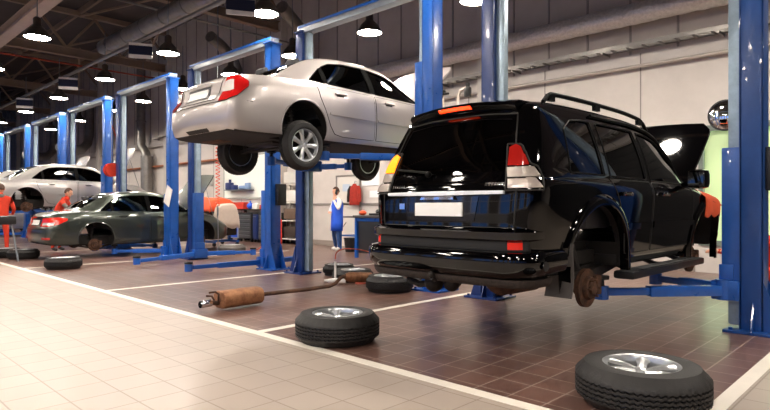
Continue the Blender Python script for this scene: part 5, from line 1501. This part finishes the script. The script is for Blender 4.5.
def drape(label, loc, rx, ry, ztop, drop, m_, seed, slope=0):
    rnd = random.Random(seed); ph = [rnd.uniform(0, 6) for _ in range(4)]
    m = MB(); n = 18; V = []; F = []
    for i in range(n + 1):
        for j in range(n + 1):
            x = rx * 1.25 * (-1 + 2 * i / n); y = ry * 1.25 * (-1 + 2 * j / n)
            ox = max(0, abs(x) - rx * .8); oy = max(0, abs(y) - ry * .8); d = max(ox / (rx * .45), oy / (ry * .45))
            z = ztop + slope * y - drop * min(1, d) ** .8 + .02 * sin(7 * x + ph[0]) * sin(6 * y + ph[1]) + .03 * sin(14 * (x + y) + ph[2]) * d
            V.append((min(max(x, -rx - .02 * d), rx + .02 * d), min(max(y, -ry), ry), z))
    for i in range(n):
        for j in range(n): F.append((i * (n + 1) + j, i * (n + 1) + j + 1, (i + 1) * (n + 1) + j + 1, (i + 1) * (n + 1) + j))
    m.add(V, F); o = m.build('cover_cloth', m_, None, 60); md = o.modifiers.new('thick', 'SOLIDIFY'); md.thickness = .008; o.location = loc
    return tag(o, label, 'cloth')
drape('orange cloth draped over the engine stand in front of the olive sedan', (9.4, 16.66, 0), .46, .46, 1.5, .38, orange_cloth, 3, .12)
drape('pale grey cloth hanging off the side of the engine stand', (9.42, 16.06, 0), .38, .13, 1.30, .70, mat('pale cloth', '#cdbfb2', .85, var=.1), 5, .25)
# ------------------------------------------------------------------ people
skin_m = mat('skin', '#d9a184', .55); hair_m = mat('brown hair', '#4a3226', .8); shoe_w = mat('white shoe', '#e6e3de', .6); shoe_b = mat('dark shoe', '#1b1a1a', .6)
jeans = mat('blue jeans', '#2f4f86', .85, var=.25, vscale=9); sleeve_w = mat('white sleeve', '#e9e6e2', .8); apron_b = mat('bright blue apron', '#1f5bdc', .7, var=.15, vscale=7)
def person(label, loc, rz, J, cloth, hair=hair_m, hands=True):
    """J: joints in metres, facing +x.  One skinned body; cloth: material per limb."""
    t = thing('person', label, 'person', loc, rz)
    names = list(J.keys()); idx = {n: i for i, n in enumerate(names)}
    E = [('pelvis', 'belly', 'torso'), ('belly', 'chest', 'torso'), ('chest', 'neck', 'torso'), ('neck', 'skull', 'neck')]
    for s in 'lr':
        E += [('chest', 'sh' + s, 'torso'), ('sh' + s, 'el' + s, 'uarm'), ('el' + s, 'wr' + s, 'farm'), ('wr' + s, 'pa' + s, 'hand'),
              ('pelvis', 'hi' + s, 'thigh'), ('hi' + s, 'kn' + s, 'thigh'), ('kn' + s, 'an' + s, 'shin'), ('an' + s, 'to' + s, 'foot')]
    rad = dict(pelvis=.135, belly=.13, chest=.145, neck=.058, skull=.06, sh=.075, el=.048, wr=.032, pa=.034, hi=.095, kn=.062, an=.046, to=.042)
    me = bpy.data.meshes.new('body'); me.from_pydata([J[n] for n in names], [(idx[a], idx[b]) for a, b, _ in E], [])
    o = bpy.data.objects.new('body', me); COL.objects.link(o)
    md = o.modifiers.new('s', 'SKIN')
    for i, n in enumerate(names):
        r = rad.get(n) or rad[n[:-1]]; d = me.skin_vertices[0].data[i]
        k = (r * 1.25 if n in ('chest', 'belly', 'pelvis') else r); d.radius = (r, k)
        if n == 'pelvis': d.use_root = True
    sb = o.modifiers.new('u', 'SUBSURF'); sb.levels = 2; sb.render_levels = 2
    dg = bpy.context.evaluated_depsgraph_get(); dg.update()
    m2 = bpy.data.meshes.new_from_object(o.evaluated_get(dg))
    bpy.data.objects.remove(o); bpy.data.meshes.remove(me)
    mats = []; 
    for v in cloth.values():
        if v not in mats: mats.append(v)
    if skin_m not in mats: mats.append(skin_m)
    mb = MB(); segs = [(Vector(J[a]), Vector(J[b]), k) for a, b, k in E]
    mb.v = [tuple(v.co) for v in m2.vertices]
    for p in m2.polygons:
        mb.f.append(list(p.vertices)); best = None
        for a, b, k in segs:
            ab = b - a; u = max(0, min(1, (p.center - a).dot(ab) / max(ab.length_squared, 1e-9))); d = (p.center - a - ab * u).length - (.07 if k == 'torso' else 0)
            if best is None or d < best[0]: best = (d, k)
        mb.mi.append(mats.index(cloth.get(best[1], skin_m)))
    bpy.data.meshes.remove(m2)
    sk = mats.index(skin_m); mb.m = sk
    # head: skull, jaw, nose, ears, eyes and mouth
    f = Vector(J['face']).normalized() if 'face' in J else Vector((1, 0, 0))
    return t, mb, mats, sk
def head(t, mb, mats, c, yaw=0, pitch=0, hair=hair_m, capm=None):
    H = Matrix.Translation(c) @ Matrix.Rotation(yaw, 4, 'Z') @ Matrix.Rotation(pitch, 4, 'Y')
    mb.ball((0, 0, .02), (.098, .078, .115), 18, 12, H); mb.ball((.03, 0, -.055), (.062, .056, .062), 14, 8, H)
    mb.ball((.098, 0, -.005), (.018, .014, .026), 8, 6, H)
    for s in (-1, 1): mb.ball((-.005, s * .080, 0), (.022, .012, .033), 8, 6, H)
    dk = mat('eye dark', '#2a211d', .3)
    if dk not in mats: mats.append(dk)
    mb.m = mats.index(dk)
    for s in (-1, 1): mb.ball((.088, s * .032, .022), (.008, .012, .007), 8, 5, H)
    lip = mat('lips', '#a86256', .5)
    if lip not in mats: mats.append(lip)
    mb.m = mats.index(lip); mb.ball((.086, 0, -.052), (.008, .024, .007), 8, 5, H)
    h = MB()
    n, k = 18, 8; V = []; F = []
    for i in range(k + 1):
        th = pi / 2 * (i / k) * 1.25
        for j in range(n):
            a = 2 * pi * j / n; lim = 1.25 if cos(a) < .3 else .62
            q = pi / 2 * (i / k) * lim
            V.append(H @ Vector((.106 * sin(q) * cos(a) - .006, .086 * sin(q) * sin(a), .022 + .125 * cos(q))))
    for i in range(k):
        for j in range(n): F.append((i * n + j, i * n + (j + 1) % n, (i + 1) * n + (j + 1) % n, (i + 1) * n + j))
    h.add(V, F); o = h.build('hair', capm or hair, t, 60); md = o.modifiers.new('thick', 'SOLIDIFY'); md.thickness = .012
def hand(mb, wrist, d, up, side, curl=.5):
    d = Vector(d).normalized(); up = Vector(up); sd = d.cross(up).normalized(); up = sd.cross(d).normalized()
    w = Vector(wrist); p = w + d * .055
    mb.bar(w, w + d * .095, .078, .028, up=tuple(up), bev=.011)
    for k, L in enumerate((.066, .076, .072, .056)):
        b = w + d * .092 + sd * (-.029 + .0195 * k)
        a1 = b + (d * cos(curl * .5) - up * sin(curl * .5)) * L * .45; a2 = a1 + (d * cos(curl * 1.3) - up * sin(curl * 1.3)) * L * .35; a3 = a2 + (d * cos(curl * 2) - up * sin(curl * 2)) * L * .25
        mb.tube([b - d * .012, b, a1, a2, a3], [.009, .0095, .009, .008, .006], 7)
    b = w + d * .03 - sd * .036 * side
    mb.tube([b + sd * .01 * side, b, b + d * .03 - sd * .022 * side, b + d * .056 - sd * .026 * side], [.012, .012, .010, .007], 7)

# worker on the phone: blue apron dress, white sleeves, jeans
WLOC = (10.5, 12.02, 0); WYAW = R(163)
J = dict(pelvis=(0, 0, .93), belly=(.0, 0, 1.08), chest=(0, 0, 1.32), neck=(.01, 0, 1.47), skull=(.03, 0, 1.56),
    shl=(0, .18, 1.38), ell=(.09, .27, 1.15), wrl=(.16, .13, 1.40), pal=(.13, .11, 1.46), shr=(0, -.18, 1.38), elr=(.10, -.26, 1.13), wrr=(.20, -.06, 1.08), par=(.23, -.02, 1.08),
    hil=(0, .09, .88), knl=(.03, .11, .48), anl=(0, .13, .08), tol=(.14, .14, .042), hir=(0, -.09, .88), knr=(.06, -.12, .48), anr=(-.02, -.15, .08), tor=(.11, -.17, .042))
t, mb, mats, sk = person('worker in a blue apron holding a phone to the ear by the white wall', WLOC, WYAW, J,
    dict(torso=sleeve_w, uarm=sleeve_w, farm=sleeve_w, thigh=jeans, shin=jeans, foot=shoe_w, hand=skin_m, neck=skin_m))
hand(mb, (.15, .12, 1.42), (-.15, -.1, 1), (-.6, -1, 0), 1, .4); hand(mb, (.21, -.05, 1.08), (.5, 1, .0), (0, 0, 1), 1, .6)
head(t, mb, mats, (.04, 0, 1.64), R(10), R(12))
mb.build('body', mats, t, 60)
a = MB(); V = []; F = []; n = 20; lv = [(.56, .16, .215, .02), (.80, .165, .21, .01), (.95, .165, .19, .01), (1.08, .152, .18, 0), (1.25, .165, .195, 0), (1.38, .13, .17, 0), (1.44, .09, .12, 0)]
for (z, rx, ry, ox) in lv:
    for j in range(n):
        an = 2 * pi * j / n; w = 1 + .05 * sin(5 * an) * max(0, .95 - z) * 2; V.append((ox + rx * cos(an) * w, ry * sin(an) * w, z))
for i in range(len(lv) - 1):
    for j in range(n): F.append((i * n + j, i * n + (j + 1) % n, (i + 1) * n + (j + 1) % n, (i + 1) * n + j))
a.add(V, F); o = a.build('apron', apron_b, t, 60); md = o.modifiers.new('thick', 'SOLIDIFY'); md.thickness = .008
m = MB(); m.box((-.006, -.035, -.07), (.006, .035, .07), bev=.004); ph = m.build('mobile_phone', blackplastic, None, 30)
ph.matrix_world = Matrix.Translation(WLOC) @ Matrix.Rotation(WYAW, 4, 'Z') @ Matrix.Translation((.075, .105, 1.625)) @ Matrix.Rotation(R(80), 4, 'Z') @ Matrix.Rotation(R(-12), 4, 'X')
tag(ph, 'black phone held at the ear of the worker in the blue apron', 'phone')

overall = red_cloth; greycol = mat('grey collar', '#6d6862', .8)
OV = dict(torso=overall, uarm=overall, farm=overall, thigh=overall, shin=overall, foot=shoe_b, hand=skin_m, neck=skin_m)
# standing at the picture edge, back to us
J = dict(pelvis=(0, 0, .95), belly=(.0, 0, 1.1), chest=(.02, 0, 1.36), neck=(.04, 0, 1.52), skull=(.05, 0, 1.60),
    shl=(.02, .19, 1.42), ell=(.06, .27, 1.16), wrl=(.26, .22, 1.05), pal=(.33, .20, 1.05), shr=(.02, -.19, 1.42), elr=(.04, -.29, 1.16), wrr=(.24, -.25, 1.04), par=(.31, -.23, 1.04),
    hil=(0, .1, .9), knl=(.02, .11, .5), anl=(-.02, .12, .09), tol=(.13, .14, .042), hir=(0, -.1, .9), knr=(.05, -.12, .5), anr=(.0, -.13, .09), tor=(.15, -.16, .042))
t, mb, mats, sk = person('worker in red overalls seen from behind at the picture edge by the trolley', (3.68, 17.3, 0), R(75), J, OV)
hand(mb, (.27, .22, 1.05), (1, -.3, 0), (0, 0, 1), -1); hand(mb, (.25, -.25, 1.04), (1, .3, 0), (0, 0, 1), 1)
head(t, mb, mats, (.06, 0, 1.68), 0, R(8)); mb.build('body', mats, t, 60)
cl = MB(); cl.lathe([(.085, 1.47), (.10, 1.50), (.085, 1.55), (.075, 1.55), (.08, 1.50)], 16, Matrix.Translation((.03, 0, 0)), True); cl.build('collar', greycol, t, 60)
# behind the olive sedan, leaning towards it
J = dict(pelvis=(-.05, 0, .93), belly=(.02, 0, 1.08), chest=(.14, 0, 1.32), neck=(.20, 0, 1.46), skull=(.23, 0, 1.54),
    shl=(.14, .19, 1.37), ell=(.30, .24, 1.14), wrl=(.50, .18, 1.06), pal=(.57, .17, 1.04), shr=(.14, -.19, 1.37), elr=(.32, -.25, 1.16), wrr=(.52, -.2, 1.10), par=(.59, -.19, 1.09),
    hil=(-.04, .1, .88), knl=(.08, .12, .48), anl=(-.04, .13, .09), tol=(.11, .15, .042), hir=(-.04, -.1, .88), knr=(.0, -.12, .48), anr=(-.12, -.13, .09), tor=(.03, -.16, .042))
OV2 = dict(OV); OV2['uarm'] = greycol; OV2['farm'] = greycol
t, mb, mats, sk = person('worker with a red collar and grey sleeves leaning over behind the olive sedan boot', (5.05, 17.4, 0), R(-35), J, OV2)
hand(mb, (.51, .18, 1.06), (1, 0, -.2), (0, 0, 1), -1); hand(mb, (.53, -.2, 1.10), (1, 0, -.2), (0, 0, 1), 1)
head(t, mb, mats, (.25, 0, 1.61), 0, R(18)); mb.build('body', mats, t, 60)
cl = MB(); cl.lathe([(.09, 1.41), (.11, 1.44), (.095, 1.49), (.08, 1.49), (.085, 1.44)], 16, Matrix.Translation((.18, 0, 0)), True); cl.build('collar', red_cloth, t, 60)
# crouching behind the lift post at the SUV front wheel
J = dict(pelvis=(-.12, 0, .34), belly=(-.06, 0, .50), chest=(.10, 0, .74), neck=(.20, 0, .87), skull=(.25, 0, .94),
    shl=(.10, .19, .80), ell=(.34, .26, .62), wrl=(.54, .18, .66), pal=(.61, .16, .68), shr=(.10, -.19, .80), elr=(.34, -.26, .60), wrr=(.55, -.18, .62), par=(.62, -.16, .63),
    hil=(-.10, .1, .32), knl=(.32, .17, .42), anl=(.12, .17, .08), tol=(.28, .19, .042), hir=(-.10, -.1, .32), knr=(.26, -.16, .09), anr=(-.16, -.15, .08), tor=(-.30, -.15, .06))
t, mb, mats, sk = person('worker in red overalls crouching behind the lift post at the SUV front wheel', (9.0, 1.66, 0), R(135), J, OV)
hand(mb, (.55, .18, .66), (1, -.2, .1), (0, 0, 1), -1); hand(mb, (.56, -.18, .62), (1, .2, .1), (0, 0, 1), 1)
head(t, mb, mats, (.28, 0, 1.0), 0, R(15)); mb.build('body', mats, t, 60)
cl = MB(); cl.lathe([(.085, .80), (.10, .83), (.085, .88), (.075, .88), (.08, .83)], 16, Matrix.Translation((.17, 0, 0)), True); cl.build('collar', greycol, t, 60)

# ------------------------------------------------------------------ light, camera, view
w = bpy.data.worlds.new('world'); scene.world = w; w.use_nodes = True
w.node_tree.nodes['Background'].inputs[0].default_value = (.55, .6, .7, 1); w.node_tree.nodes['Background'].inputs[1].default_value = .05
# daylight through the roller window
L = bpy.data.lights.new('window_daylight', 'AREA'); L.shape = 'RECTANGLE'; L.size = 4.3; L.size_y = 2.0; L.energy = 60; L.color = (.80, 1, .72)
o = bpy.data.objects.new('window_daylight', L); COL.objects.link(o); o.location = (WX + .05, (GW0 + GW1) / 2, 1.6)
o.rotation_euler = (0, R(90), 0)
cam = bpy.data.cameras.new('camera'); cam.sensor_width = 36; cam.lens = 572 / 770 * 36; cam.clip_end = 200
co = bpy.data.objects.new('camera', cam); COL.objects.link(co)
co.location = (0, 0, 1.22); co.rotation_euler = (R(90), 0, R(44.1 - 90)); cam.shift_y = 2 / 770
scene.camera = co
vs = scene.view_settings; vs.view_transform = 'Standard'; vs.look = 'None'; vs.gamma = 1; vs.use_curve_mapping = False; vs.exposure = -.85
